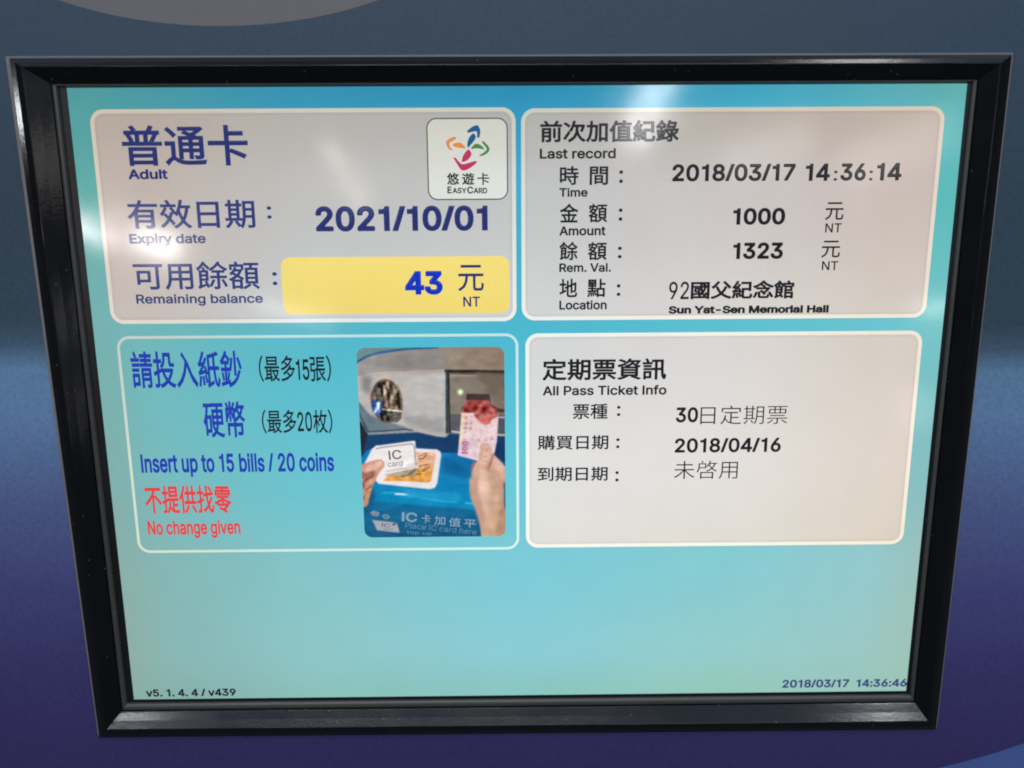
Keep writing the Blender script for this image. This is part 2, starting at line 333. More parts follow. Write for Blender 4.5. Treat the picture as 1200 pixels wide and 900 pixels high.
# ---------------------------------------------------------------- lettering
GLYPHS = {
" ":[188,[]],
"(":[273,[[175,-92,177,-95,181,-95,229,-95,233,-95,234,-92,216,-52,188,16,165,92,152,168,151,228,159,304,176,380,208,476,235,536,233,539,229,539,177,538,164,516,140,464,116,392,96,300,92,268,90,240,91,156,104,80,115,40,133,-8,163,-72]]],
")":[273,[[39,-92,41,-95,97,-95,106,-80,130,-32,157,40,170,84,182,152,184,192,183,248,178,296,170,340,157,392,138,452,121,492,99,536,93,539,41,539,39,536,67,472,95,388,114,304,122,232,122,180,119,152,113,116,102,68,78,-4]]],
"-":[453,[[115,192,118,189,334,189,337,192,337,240,336,244,118,245,115,240]]],
".":[188,[[76,0,86,-3,110,-2,126,7,138,24,141,44,136,64,126,75,114,83,98,87,82,85,62,72,54,60,51,48,53,24,60,12]]],
"/":[248,[[14,0,76,0,234,509,172,509]]],
"0":[453,[[189,-3,208,-6,244,-6,264,-3,280,1,304,11,332,31,349,49,361,65,372,85,389,129,401,181,405,225,405,285,402,317,397,349,389,381,377,413,357,449,340,470,316,489,304,497,284,506,264,512,236,516,196,514,168,506,132,486,116,472,99,453,86,433,67,389,55,345,49,289,50,201,59,145,70,109,83,81,95,61,107,45,120,32,148,12,164,4],[204,52,176,64,159,77,139,105,128,129,119,157,111,201,109,237,111,305,115,333,127,377,140,405,157,429,172,443,184,450,196,455,224,460,248,458,276,446,292,434,309,413,325,381,337,337,342,305,343,221,341,193,333,153,325,129,314,105,301,85,284,69,260,55,232,50]]],
"1":[372,[[196,0,260,0,260,509,212,509,202,478,180,456,148,444,84,440,84,390,196,390]]],
"2":[453,[[65,4,68,1,384,1,389,4,389,52,388,55,384,57,156,57,153,60,286,200,334,256,361,296,377,336,381,356,381,384,378,404,368,432,357,452,332,479,312,494,288,505,268,511,244,515,204,515,176,510,152,500,132,490,116,478,102,464,87,444,75,420,67,388,66,364,68,362,124,362,127,364,127,376,130,392,138,412,149,428,168,445,184,453,200,458,240,459,252,457,280,446,305,424,314,408,317,396,319,356,317,344,310,324,281,280,65,48]]],
"3":[453,[[175,-3,196,-6,252,-5,276,0,308,11,336,29,354,45,369,65,385,97,393,129,393,161,389,181,382,201,369,225,360,237,348,250,332,262,304,278,280,286,256,290,228,290,225,293,372,461,373,501,371,509,368,510,300,510,292,508,248,508,244,510,224,510,220,508,112,510,104,508,72,508,70,505,71,453,124,452,284,452,288,450,159,301,157,297,157,253,160,248,212,248,236,246,256,241,276,233,299,217,313,201,322,185,329,157,329,133,326,117,318,97,309,85,300,76,280,63,260,55,240,51,212,50,188,52,164,59,148,67,136,76,122,93,116,105,108,131,48,132,45,129,48,105,56,81,64,66,76,50,100,28,120,16,148,4]]],
"4":[453,[[282,0,343,0,343,105,413,105,413,163,343,163,343,509,266,509,40,158,40,105,282,105],[282,163,109,163,282,428]]],
"5":[453,[[181,-3,200,-6,240,-6,260,-3,296,9,312,17,332,31,357,57,370,77,381,101,390,137,391,173,389,197,385,213,369,253,352,277,340,291,328,301,308,314,268,330,244,334,216,334,192,330,180,326,156,315,136,302,134,305,147,425,152,451,364,452,366,457,365,509,300,510,296,508,256,508,252,510,236,510,228,508,188,508,184,510,176,510,132,510,128,508,100,508,95,505,81,369,79,365,77,333,75,329,67,257,68,254,72,252,128,246,152,262,192,275,232,276,248,273,268,266,280,259,304,236,316,217,321,205,327,177,327,145,325,133,318,113,310,97,288,72,276,64,260,57,240,51,216,50,196,52,184,55,160,68,135,93,127,109,120,130,62,129,61,125,62,109,71,81,80,65,96,43,124,20,156,4]]],
"6":[453,[[187,-3,208,-6,248,-6,264,-4,288,3,320,20,340,36,361,61,376,89,386,121,389,141,389,173,381,213,365,249,353,265,340,278,312,297,292,306,272,311,252,314,220,314,204,310,184,301,181,305,284,454,317,501,320,509,308,510,300,508,292,509,280,508,264,510,252,508,248,503,135,337,107,293,82,245,67,197,65,181,66,129,76,93,87,69,104,46,128,24,156,7],[212,49,196,52,172,64,164,70,143,93,134,109,128,129,125,153,127,185,130,197,140,217,151,233,164,245,184,257,200,262,240,264,264,259,280,251,292,242,308,224,316,209,324,185,327,165,326,137,321,117,316,105,301,81,292,72,272,59,256,52,236,48],[180,299,179,301,180,303,183,301]]],
"7":[453,[[99,4,102,1,162,1,167,4,391,452,391,504,390,507,386,509,130,509,64,508,63,504,63,456,66,453,190,453,194,451,290,453,298,451,318,451,323,448]]],
"8":[453,[[181,-3,204,-6,248,-6,268,-4,300,4,328,17,356,36,369,49,380,65,393,89,401,121,401,149,397,169,392,184,377,213,368,224,344,246,324,257,302,265,307,269,324,276,340,287,357,305,373,333,382,369,381,401,377,417,364,445,356,457,340,475,312,495,296,503,272,511,236,516,200,515,164,506,136,493,116,479,95,457,87,445,79,429,71,401,71,361,79,333,87,317,98,301,112,287,151,265,128,257,108,246,84,224,70,205,59,181,53,153,53,117,58,93,72,65,87,45,96,37,120,19,144,7],[192,52,168,59,152,69,140,78,128,93,119,113,115,129,115,149,120,169,123,177,139,201,148,209,168,223,188,230,204,234,236,235,256,232,276,226,292,218,308,206,322,189,329,177,336,153,337,129,333,113,324,93,315,81,304,71,284,59,260,52,244,50,208,50],[200,292,176,301,164,308,151,321,143,333,135,353,133,369,135,397,139,409,151,429,160,439,172,447,188,454,208,459,232,460,252,457,272,451,288,442,305,425,313,409,318,393,319,369,317,353,309,333,300,321,280,303,252,292,232,290]]],
"9":[453,[[133,4,136,1,196,1,200,1,204,6,334,196,357,236,377,280,385,308,387,328,389,332,389,364,384,392,377,416,365,440,354,456,324,485,288,505,256,514,208,515,180,510,156,501,128,485,98,456,83,432,71,404,65,372,65,332,67,312,71,296,86,264,103,240,124,222,149,208,176,199,200,195,232,195,248,199,268,207,271,204],[272,206,270,208,272,209,273,208],[212,244,196,247,172,258,151,276,140,292,131,312,126,332,125,356,127,376,135,400,143,416,152,427,172,445,200,457,240,459,264,454,280,446,301,428,309,416,318,400,324,380,327,356,325,324,322,312,310,288,300,274,288,263,256,247,236,243]]],
":":[188,[[76,0,86,-3,110,-2,126,7,138,24,141,44,136,64,126,75,114,83,98,87,82,85,62,72,54,60,51,48,53,24,60,12],[85,272,102,271,122,279,132,288,140,304,141,320,135,340,124,352,109,360,90,362,74,357,59,344,52,332,51,308,56,292,70,278]]],
"A":[480,[[18,4,20,1,84,1,89,12,131,132,136,142,340,142,345,140,388,20,396,1,460,1,462,4,460,8,364,270,276,508,272,509,202,508,199,504,195,492],[160,199,157,200,156,204,159,212,193,308,236,446,240,451,241,448,259,388,290,292,321,208,322,200]]],
"C":[510,[[223,-3,244,-6,288,-6,308,-4,328,1,360,12,384,25,412,46,437,73,461,117,473,157,468,160,412,160,408,158,401,137,393,121,384,107,367,89,336,68,304,57,288,54,248,54,232,56,208,64,192,71,172,84,156,99,139,121,127,141,115,169,107,201,103,233,103,277,105,281,108,309,116,341,124,361,139,389,151,405,176,427,200,441,220,449,244,455,276,456,312,450,328,444,348,435,364,423,382,405,397,381,409,349,471,349,471,357,465,381,449,417,433,441,404,470,380,487,356,499,332,507,292,515,256,516,216,511,176,498,160,490,140,477,112,453,95,433,78,409,59,369,47,329,41,285,41,225,43,201,54,153,75,105,87,85,106,61,128,40,140,31,184,8]]],
"D":[502,[[61,4,64,1,248,1,292,8,316,15,336,23,364,39,384,54,409,80,434,120,453,172,461,220,462,276,457,320,445,364,422,412,397,444,368,469,348,481,324,492,280,505,248,509,62,508,61,504],[128,57,125,60,125,448,126,452,152,453,168,451,176,453,204,453,212,451,264,449,304,436,324,426,346,408,369,380,381,356,393,316,398,288,399,244,393,192,380,152,365,124,348,103,328,87,288,67,244,58]]],
"E":[419,[[61,4,64,1,372,1,375,4,375,52,372,57,128,57,125,60,125,224,126,228,352,229,355,232,355,284,352,286,128,286,125,288,125,292,125,448,128,453,244,453,252,451,340,453,348,451,368,451,371,452,373,456,372,484,373,500,371,508,368,509,62,508,61,504]]],
"H":[517,[[61,4,64,1,120,1,125,4,125,228,126,232,188,233,196,231,232,231,240,233,256,233,260,231,300,231,308,233,356,233,360,231,388,231,393,228,393,116,391,108,391,92,393,84,393,24,391,20,391,12,393,4,396,1,452,1,456,2,457,488,457,504,456,507,452,509,396,509,393,504,393,396,391,392,391,376,393,368,392,290,388,289,128,289,125,292,125,504,124,507,120,509,62,508,61,504]]],
"I":[190,[[62,0,128,0,128,509,62,509]]],
"L":[393,[[61,4,64,1,356,1,361,4,361,52,360,55,356,57,128,57,125,60,125,272,125,504,124,507,120,509,64,509,61,504]]],
"M":[628,[[61,4,64,1,120,1,122,4,122,336,120,431,125,420,166,300,283,8,288,1,340,1,344,5,461,304,504,429,506,420,504,304,505,300,505,144,503,136,503,112,505,104,505,4,508,1,564,1,568,2,569,80,569,272,567,280,567,304,569,312,569,452,567,460,567,484,569,504,567,508,480,509,476,508,351,184,316,77,311,84,282,176,152,508,148,509,64,509,61,504]]],
"N":[523,[[61,4,64,1,120,1,125,4,125,324,123,332,121,400,121,420,124,423,203,288,384,4,388,1,460,1,463,4,463,504,462,508,456,509,404,509,401,508,399,504,399,128,401,124,402,92,400,82,388,108,353,168,136,508,62,508,61,504]]],
"P":[445,[[61,4,64,1,120,1,125,4,125,184,128,186,252,186,284,190,304,195,332,207,356,223,373,240,385,256,398,284,406,312,409,332,409,364,405,388,393,424,384,440,364,464,348,477,320,493,300,501,280,506,256,509,62,508,61,504],[128,242,125,244,125,448,126,452,176,453,180,451,188,451,196,453,216,453,224,451,264,450,292,442,312,429,330,408,336,395,341,380,343,364,343,332,341,316,330,288,318,272,304,260,288,252,276,247,256,243]]],
"R":[449,[[61,4,64,1,120,1,125,4,125,196,128,198,244,198,248,196,252,188,352,2,424,1,426,4,422,12,314,208,344,223,368,242,386,264,401,296,409,336,409,368,404,396,396,420,381,448,363,468,340,485,324,493,280,506,256,509,62,508,61,504],[128,255,125,260,125,448,126,452,176,453,188,451,196,453,216,453,224,451,256,451,272,449,296,441,315,428,328,414,336,400,345,364,345,340,340,316,329,292,318,280,304,270,288,263,252,255]]],
"S":[447,[[175,-5,198,-8,250,-8,270,-6,302,2,338,19,361,35,383,59,395,79,403,99,406,115,408,151,403,179,392,203,376,223,362,236,330,255,302,268,210,293,174,306,143,323,130,335,121,347,115,371,116,391,124,411,133,423,146,436,166,447,178,452,206,458,242,458,258,456,282,448,298,440,314,428,327,411,338,379,342,378,400,379,399,399,392,423,376,451,357,471,342,483,310,501,274,512,254,514,246,516,206,516,202,514,186,513,154,505,118,488,100,475,77,451,65,431,57,411,54,395,52,363,57,335,73,303,90,285,118,266,162,246,254,220,298,204,322,189,335,175,343,159,346,139,343,119,339,107,325,87,310,73,290,62,266,54,238,49,198,50,178,55,150,66,138,74,120,91,113,103,104,135,102,137,42,137,39,135,41,115,49,87,57,71,77,43,98,25,126,10,146,2]]],
"T":[449,[[193,4,196,1,252,1,257,4,257,448,258,452,332,453,352,451,360,453,396,453,412,451,415,452,417,456,417,504,415,508,264,509,36,509,33,504,33,456,36,453,108,453,116,451,172,453,188,451,193,448]]],
"V":[480,[[202,4,208,1,276,1,281,8,461,504,460,509,395,508,275,164,251,88,245,64,240,57,239,60,197,192,84,508,80,509,18,508,19,500]]],
"Y":[472,[[203,4,208,1,264,1,269,4,269,108,267,116,267,128,269,132,269,184,267,188,267,196,270,212,437,480,453,508,384,509,380,507,287,356,252,296,241,272,236,265,197,336,92,507,88,509,19,508,19,504,203,208]]],
"a":[389,[[124,-5,142,-8,178,-8,194,-6,218,2,234,10,250,22,274,52,277,47,278,2,282,0,334,0,337,3,337,259,335,283,328,307,318,327,298,352,274,367,262,373,214,384,178,384,150,380,122,371,98,360,82,349,64,331,52,315,44,299,42,291,98,274,116,299,130,312,154,324,178,330,222,328,246,319,263,303,272,287,275,275,275,247,271,239,262,233,254,230,230,226,146,216,102,204,70,188,54,175,42,159,34,139,31,123,32,83,42,55,55,35,78,14,102,2],[150,47,134,51,118,58,103,71,98,79,93,91,92,111,93,119,100,135,114,149,138,160,170,168,198,170,230,176,262,183,274,188,275,187,275,123,268,103,259,87,238,65,218,54,182,45]]],
"b":[424,[[194,-4,209,-7,249,-7,289,3,305,11,324,24,354,56,370,84,378,104,386,136,390,168,390,212,388,216,387,236,382,260,367,300,345,332,329,349,313,361,289,373,265,381,249,383,209,383,181,378,165,370,149,358,135,344,117,319,114,324,114,364,113,507,109,509,57,509,54,504,54,4,57,1,109,1,112,4,112,56,117,59,140,28,149,20,173,4],[205,48,189,51,165,63,145,81,132,100,119,132,115,152,115,224,120,248,129,272,141,292,153,306,169,317,185,325,209,330,237,329,253,326,273,316,293,299,309,276,322,244,326,224,328,200,327,164,323,140,314,112,306,96,289,74,269,59,249,50,233,47]]],
"c":[396,[[168,-4,186,-7,230,-7,262,-1,290,11,310,24,332,44,351,72,362,100,354,104,306,117,291,88,278,72,266,62,250,54,226,47,198,46,174,51,150,62,127,84,114,104,104,128,97,160,96,200,97,216,104,248,121,284,148,312,174,325,198,330,218,330,242,325,258,318,278,304,291,288,302,265,306,263,358,276,361,280,355,296,339,324,314,350,290,365,258,378,230,383,186,383,154,377,118,361,98,346,80,328,58,296,49,276,41,252,35,212,35,164,41,124,52,92,61,76,77,52,98,30,118,15,134,7]]],
"d":[424,[[159,-4,178,-7,214,-7,230,-5,242,-1,258,7,276,20,288,32,306,58,310,59,313,56,314,2,318,1,370,1,372,4,372,504,370,509,312,508,311,504,311,444,310,321,306,320,295,336,274,359,246,376,218,383,178,383,162,381,126,369,106,357,94,347,76,328,65,312,54,291,45,268,36,228,35,164,40,128,53,88,73,52,102,22,134,4],[190,48,166,54,150,62,133,76,116,100,105,128,97,160,97,216,101,240,109,264,117,280,134,302,154,317,170,325,194,330,218,329,238,325,262,313,282,294,294,276,303,256,311,220,311,160,306,136,294,104,282,84,266,67,254,59,234,51,218,47]]],
"e":[404,[[169,-4,190,-7,234,-7,266,-2,290,7,318,24,338,42,354,64,364,88,362,92,358,93,310,104,306,104,291,80,278,66,258,54,234,47,222,46,190,47,174,51,154,59,142,67,128,80,113,100,106,116,100,136,96,164,98,169,366,169,371,172,371,184,371,216,367,248,359,276,351,296,340,316,328,332,310,349,286,365,258,377,242,381,226,383,174,382,154,377,134,370,118,361,95,344,76,324,65,308,49,276,41,252,35,212,35,160,41,124,49,100,58,80,73,56,87,40,106,23,126,11,142,4],[98,221,96,224,97,232,102,252,117,284,138,307,158,320,186,329,226,329,253,320,270,309,278,301,295,276,303,256,309,224,306,221]]],
"f":[254,[[81,4,86,1,138,1,143,4,143,224,141,232,141,248,143,256,143,324,146,327,226,327,228,332,228,376,226,379,146,379,142,381,141,400,143,404,143,432,145,444,148,452,159,464,178,473,206,474,226,469,239,508,242,521,230,525,202,530,166,528,130,516,114,506,100,492,85,464,81,444,81,384,80,380,10,379,7,376,7,332,8,328,78,327,81,324]]],
"g":[425,[[161,-147,182,-150,230,-150,250,-148,290,-137,314,-125,334,-109,346,-95,359,-75,368,-51,372,-23,372,377,370,379,314,378,313,321,310,319,277,357,258,370,242,378,222,383,190,384,166,382,150,378,114,362,98,351,84,337,61,305,46,271,37,237,35,217,35,165,37,145,45,113,60,81,76,57,98,37,126,20,158,9,174,6,226,7,242,11,266,24,287,41,306,67,311,65,311,-19,307,-39,295,-63,282,-75,266,-85,246,-93,222,-97,194,-97,166,-92,154,-88,134,-77,118,-62,102,-42,90,-47,54,-67,52,-71,61,-87,74,-102,94,-120,134,-140],[186,60,167,65,150,73,134,85,118,105,105,133,97,165,97,221,105,253,114,273,129,297,142,310,154,318,174,326,194,330,220,329,238,325,262,314,278,300,292,281,303,257,311,221,311,165,303,129,298,117,284,93,270,79,250,67,226,60]]],
"h":[410,[[54,4,57,1,109,1,114,4,115,248,120,268,127,284,135,296,149,309,161,317,181,325,197,329,225,328,241,325,257,318,270,308,287,284,293,264,296,240,296,4,301,1,353,1,358,4,358,128,356,132,358,148,358,236,356,244,355,276,351,296,337,328,326,344,313,357,301,366,277,377,245,383,209,383,181,377,162,368,145,357,132,344,117,321,114,324,114,328,114,504,113,507,109,509,55,508,54,504]]],
"i":[172,[[56,0,117,0,117,372,56,372],[56,440,117,440,117,509,56,509]]],
"k":[381,[[54,4,57,1,109,1,114,4,114,140,153,177,166,164,293,2,365,1,369,4,202,216,204,220,337,355,358,376,357,378,285,379,124,216,117,213,114,216,114,504,113,507,109,509,55,508,54,504]]],
"l":[172,[[56,0,117,0,117,509,56,509]]],
"m":[610,[[54,4,57,1,109,1,114,4,114,244,116,264,125,288,141,309,169,325,189,330,217,329,229,326,245,318,263,300,271,284,274,268,274,4,277,1,333,1,335,4,336,264,344,288,351,300,369,317,385,325,409,330,429,330,453,324,477,310,491,288,496,260,496,72,497,2,501,1,553,1,558,4,558,224,556,232,558,252,554,292,541,328,531,344,513,362,497,372,485,377,457,385,425,386,397,381,369,369,349,355,331,336,317,313,302,344,277,370,261,378,241,384,209,386,185,381,153,365,127,340,113,315,112,376,109,379,57,379,54,376]]],
"n":[410,[[54,4,57,1,109,1,114,4,115,248,123,276,135,296,153,312,177,324,197,329,221,329,249,322,270,308,282,292,290,276,295,256,296,240,297,2,301,1,353,1,358,4,358,116,358,128,356,132,358,148,358,236,356,244,355,276,351,296,341,320,326,344,313,357,285,374,261,381,245,383,201,382,173,374,145,357,132,344,113,317,112,376,109,379,57,379,54,376]]],
"o":[415,[[168,-4,186,-7,226,-7,246,-5,282,7,298,15,318,30,339,52,347,64,368,104,375,128,379,148,381,176,379,228,370,264,354,300,336,328,310,352,282,369,248,380,226,383,186,383,170,381,134,369,118,361,98,346,74,320,52,284,41,252,35,212,35,164,41,124,52,92,61,76,77,52,98,30,118,15,134,7],[186,48,166,54,148,64,127,84,114,104,104,128,97,160,97,216,104,248,116,276,130,295,148,312,166,322,186,328,218,330,229,328,242,325,266,313,285,296,299,276,315,232,319,204,319,168,317,164,315,144,307,116,292,88,277,72,266,63,242,51,218,46]]],
"p":[424,[[54,-139,57,-142,109,-142,114,-139,114,57,117,59,119,57,145,23,161,11,181,0,213,-8,245,-8,281,0,313,16,342,41,362,69,374,93,386,137,390,169,390,209,386,241,378,273,366,301,347,329,324,353,313,361,297,370,261,381,221,384,197,382,185,379,173,374,161,367,141,351,117,319,112,321,112,377,109,379,57,379,54,377],[201,48,177,56,153,72,136,93,127,109,120,129,115,153,115,225,120,249,127,269,136,285,153,306,169,317,189,326,209,330,237,329,261,323,277,313,295,297,307,281,319,253,326,225,328,197,326,153,319,125,307,97,299,85,281,67,265,57,241,49,229,47]]],
"r":[259,[[54,4,57,1,109,1,114,4,114,244,116,260,124,280,131,292,145,306,173,321,197,326,217,326,241,323,242,324,242,384,198,384,173,378,149,365,128,344,117,326,113,322,112,376,109,379,57,379,54,376]]],
"s":[365,[[139,-4,160,-7,216,-6,240,-1,264,8,288,22,310,44,320,60,329,84,331,112,328,132,324,144,313,164,296,180,276,193,256,201,168,224,144,232,124,243,116,252,110,264,110,288,115,300,120,307,132,318,144,324,156,329,176,333,200,333,216,330,236,321,257,300,268,278,280,279,312,287,323,292,321,300,310,324,298,340,284,354,260,370,240,377,220,382,164,383,132,377,112,369,92,358,71,340,60,324,50,300,47,284,47,260,51,244,62,220,80,201,100,188,128,176,232,149,252,138,261,128,265,120,267,112,266,88,256,73,244,62,232,55,200,46,160,46,140,52,128,58,116,66,107,76,95,104,92,106,48,97,37,92,39,80,47,60,63,36,72,27,88,15,104,6,124,-1]]],
"t":[227,[[132,0,150,-3,190,-3,206,0,212,4,202,53,178,50,154,51,138,59,134,64,128,76,127,288,125,296,125,324,130,327,202,327,204,332,204,376,202,379,130,379,127,384,127,424,126,470,122,471,70,471,66,470,65,384,64,380,10,379,7,376,7,332,10,327,62,327,65,324,65,80,68,64,73,48,85,28,106,10]]],
"u":[410,[[146,-1,165,-4,201,-4,237,6,253,14,269,26,286,47,297,64,298,3,301,0,353,0,358,3,358,203,356,207,356,227,358,231,358,375,357,378,353,380,337,378,329,380,325,378,305,380,297,376,296,147,293,123,285,101,274,83,257,67,241,58,213,50,189,50,169,54,153,61,140,71,127,87,121,100,115,123,114,375,113,378,109,380,101,380,97,378,65,380,57,378,54,375,54,115,57,95,63,71,76,47,84,35,97,22,109,14,125,6]]],
"v":[389,[[161,4,165,1,225,1,229,8,370,376,369,378,365,379,309,379,304,376,224,156,204,92,197,65,193,65,178,120,85,376,81,379,21,379,18,376]]],
"x":[379,[[24,4,25,2,29,1,89,1,93,3,150,88,189,154,224,96,285,3,289,1,353,1,355,4,350,12,232,180,225,192,345,369,350,376,349,378,281,378,224,292,193,236,189,236,166,276,101,378,33,379,31,376,36,368,154,196,151,188]]],
"y":[389,[[55,-141,73,-144,109,-144,133,-138,149,-131,165,-119,179,-105,189,-89,206,-53,362,355,370,379,357,380,353,378,345,378,341,380,329,378,325,380,317,380,305,377,303,375,224,155,201,83,197,68,193,65,192,67,170,143,85,376,81,380,69,380,65,378,53,380,49,378,29,380,21,378,19,375,163,-1,146,-49,135,-69,125,-79,113,-86,101,-90,85,-90,65,-86,61,-88,47,-137]]],
}

TEXTS = [
[0,"c","普通卡",-135.29,-92.56,88.39,101.87,0.019,"navy",0],
[0,"l","Adult",-134.16,-120.63,84.03,87.35,0.03,"navy",0],
[0,"c","有效日期",-135.83,-91.77,67.2,77.13,0.015,"navy2",0],
[0,"l",":",-87.57,-85.98,70.49,74.72,0.01,"navy2",0],
[0,"l","Expiry date",-135.94,-109.47,61.42,65.56,0.02,"navy3",0],
[0,"l","2021/10/01",-70.88,-11.11,65.92,74.62,0.032,"navy",0],
[0,"c","可用餘額",-135.77,-91.65,46.05,55.98,0.013,"navy2",0],
[0,"l",":",-87.16,-85.48,47.48,52.08,0.01,"navy2",0],
[0,"l","Remaining balance",-135.63,-91.0,40.4,44.54,0.021,"navy3",0],
[0,"l","43",-40.59,-27.28,43.74,52.12,0.038,"strong",0],
[0,"c","元",-21.85,-12.72,44.86,54.13,0.008,"navy",0],
[0,"l","NT",-20.13,-14.19,39.43,42.98,0.014,"navy",0],
[0,"c","悠",-25.04,-20.72,81.6,85.63,0.024,"black",0],
[0,"c","遊",-19.83,-15.51,81.48,85.6,0.022,"black",0],
[0,"c","卡",-14.54,-10.36,81.43,85.57,0.0138,"black",0],
[0,"l","E",-24.91,-23.44,78.68,81.03,0.026,"black",0],
[0,"l","ASY",-23.18,-18.23,78.66,80.58,0.026,"black",0],
[0,"l","C",-18.05,-15.98,78.58,80.99,0.026,"black",0],
[0,"l","ARD",-15.87,-11.15,78.62,80.54,0.026,"black",0],
[2,"c","請投入紙鈔",-139.92,-100.25,10.54,24.33,0.018,"blue",0],
[2,"c","硬幣",-115.56,-100.39,-8.07,5.68,0.018,"blue",0],
[2,"c","（最多",-94.16,-81.1,12.64,22.49,0.01,"black",0],
[2,"l","15",-80.81,-76.06,13.23,20.93,0.012,"black",0],
[2,"c","張）",-75.76,-68.21,12.52,22.37,0.01,"black",0],
[2,"c","（最多",-94.38,-81.8,-6.66,2.46,0.01,"black",0],
[2,"l","20",-81.46,-76.11,-5.97,1.49,0.012,"black",0],
[2,"c","枚）",-75.73,-68.73,-6.8,2.32,0.01,"black",0],
[2,"l","Insert up to 15 bills / 20 coins",-139.91,-68.91,-23.02,-13.97,0.024,"blue",0],
[2,"c","不提供找零",-139.79,-107.62,-37.35,-26.13,0.022,"red",0],
[2,"l","No change given",-139.77,-105.24,-47.02,-39.9,0.024,"red",0],
[1,"c","前次加值紀錄",7.14,54.64,95.36,102.69,0.025,"black",0],
[1,"l","Last record",7.0,33.12,90.05,93.45,0.024,"black",0],
[1,"c","時",13.93,20.41,81.28,87.63,0.019,"black",0],
[1,"c","間",24.24,30.61,81.22,87.46,0.019,"black",0],
[1,"l",":",34.45,35.75,81.84,86.13,0.01,"black",0],
[1,"l","Time",13.78,23.6,77.27,80.27,0.024,"black",0],
[1,"c","金",13.91,20.54,68.54,75.03,0.019,"black",0],
[1,"c","額",23.96,30.56,68.48,74.97,0.019,"black",0],
[1,"l",":",34.53,35.84,69.04,73.24,0.01,"black",0],
[1,"l","Amount",13.86,30.07,64.05,67.28,0.024,"black",0],
[1,"c","餘",13.9,20.46,55.51,61.94,0.019,"black",0],
[1,"c","額",23.86,30.64,55.44,61.87,0.019,"black",0],
[1,"l",":",34.49,35.85,56.1,60.14,0.01,"black",0],
[1,"l","Rem. Val.",13.93,32.19,51.35,54.45,0.024,"black",0],
[1,"c","地",13.97,20.36,42.5,49.05,0.019,"black",0],
[1,"c","點",23.84,30.41,42.43,48.98,0.019,"black",0],
[1,"l",":",34.36,35.67,42.83,47.0,0.01,"black",0],
[1,"l","Location",14.0,30.91,38.05,41.34,0.024,"black",0],
[1,"l","2018/03/17",52.79,95.34,82.22,88.05,0.026,"black",0],
[1,"l","14",98.88,107.35,82.17,87.98,0.026,"black",0],
[1,"l",":",108.77,109.96,82.19,85.57,0.006,"black",0],
[1,"l","36",111.05,119.79,82.16,87.97,0.026,"black",0],
[1,"l",":",121.07,122.26,82.18,85.56,0.006,"black",0],
[1,"l","14",123.63,132.2,82.17,88.04,0.026,"black",0],
[1,"l","1000",74.5,92.73,67.37,73.15,0.03,"black",0],
[1,"c","元",106.66,113.12,68.79,74.91,0.008,"black",0],
[1,"l","NT",107.07,112.78,64.56,67.73,0.01,"black",0],
[1,"l","1323",75.08,92.71,55.48,61.3,0.03,"black",0],
[1,"c","元",106.24,112.85,55.79,61.73,0.008,"black",0],
[1,"l","NT",106.8,112.55,51.45,54.59,0.01,"black",0],
[1,"l","92",52.97,60.07,41.52,47.76,0.008,"black",0],
[1,"c","國父紀念館",60.7,97.47,41.42,48.05,0.03,"black",0],
[1,"l","Sun Yat-Sen Memorial Hall",53.01,110.32,36.19,39.12,0.043,"black",0],
[3,"c","定期票資訊",7.9,52.97,12.22,20.39,0.023,"black",0],
[3,"l","All Pass Ticket Info",8.15,53.22,6.76,10.45,0.022,"black",0],
[3,"c","票種",19.09,31.9,-2.16,3.62,0.014,"black",0],
[3,"l",":",35.33,36.58,-1.12,2.73,0.01,"black",0],
[3,"l","30",56.96,65.11,-3.76,2.04,0.024,"black",0],
[3,"c","日定期票",65.99,98.06,-4.59,2.5,-0.007,"black",0],
[3,"c","購買日期",6.3,32.36,-13.8,-8.19,0.014,"black",0],
[3,"l",":",35.26,36.52,-13.29,-9.54,0.01,"black",0],
[3,"l","2018/04/16",56.98,96.24,-15.3,-9.73,0.024,"black",0],
[3,"c","到期日期",6.3,32.32,-25.94,-20.37,0.014,"black",0],
[3,"l",":",35.19,36.46,-26.16,-22.18,0.01,"black",0],
[3,"c","未啓用",57.05,80.71,-25.47,-18.45,-0.007,"black",0],
[-1,"l","v5. 1. 4. 4 / v439",-147.07,-111.95,-112.84,-109.59,0.03,"black",0],
[-2,"l","2018/03/17",102.73,129.13,-112.03,-108.5,0.03,"navy3",0],
[-2,"l","14:36:46",131.98,151.93,-112.05,-108.63,0.03,"navy3",0],
[10,"l","IC",-48.64,-43.93,-16.88,-13.31,0.01,"cardink",5],
[10,"l","100",-23.11,-18.09,-13.64,-11.74,0.016,"bill",84],
[10,"l","card",-49.08,-43.57,-19.54,-17.47,0.0,"cardink",5],
[10,"l","IC",-44.58,-38.82,-41.3,-37.58,0.02,"sign",-4],
[10,"c","卡",-37.25,-33.89,-41.94,-38.38,0.011,"sign",-4],
[10,"c","加",-32.47,-28.31,-42.67,-39.11,0.011,"sign",-4],
[10,"c","值",-27.04,-22.56,-43.4,-39.84,0.011,"sign",-4],
[10,"c","平",-21.44,-16.8,-43.8,-40.58,0.011,"sign",-4],
[10,"l","Place IC card here",-43.45,-16.67,-45.26,-43.01,0.0,"sign2",-6.5],
[10,"l","top up",-42.93,-33.56,-46.68,-45.07,0.0,"sign2",-4],
[10,"l","IC",-52.21,-49.01,-43.32,-41.89,0.01,"cardink",-6],
[10,"l","card",-51.46,-48.26,-44.51,-43.66,0.0,"cardink",-6],
]
INFO_RECTS = [
[-145.31,-1.22,34.13,107.03],
[0.63,145.34,34.32,106.66],
[-144.23,-0.62,-52.79,29.72],
[1.9,145.04,-52.14,29.63],
]
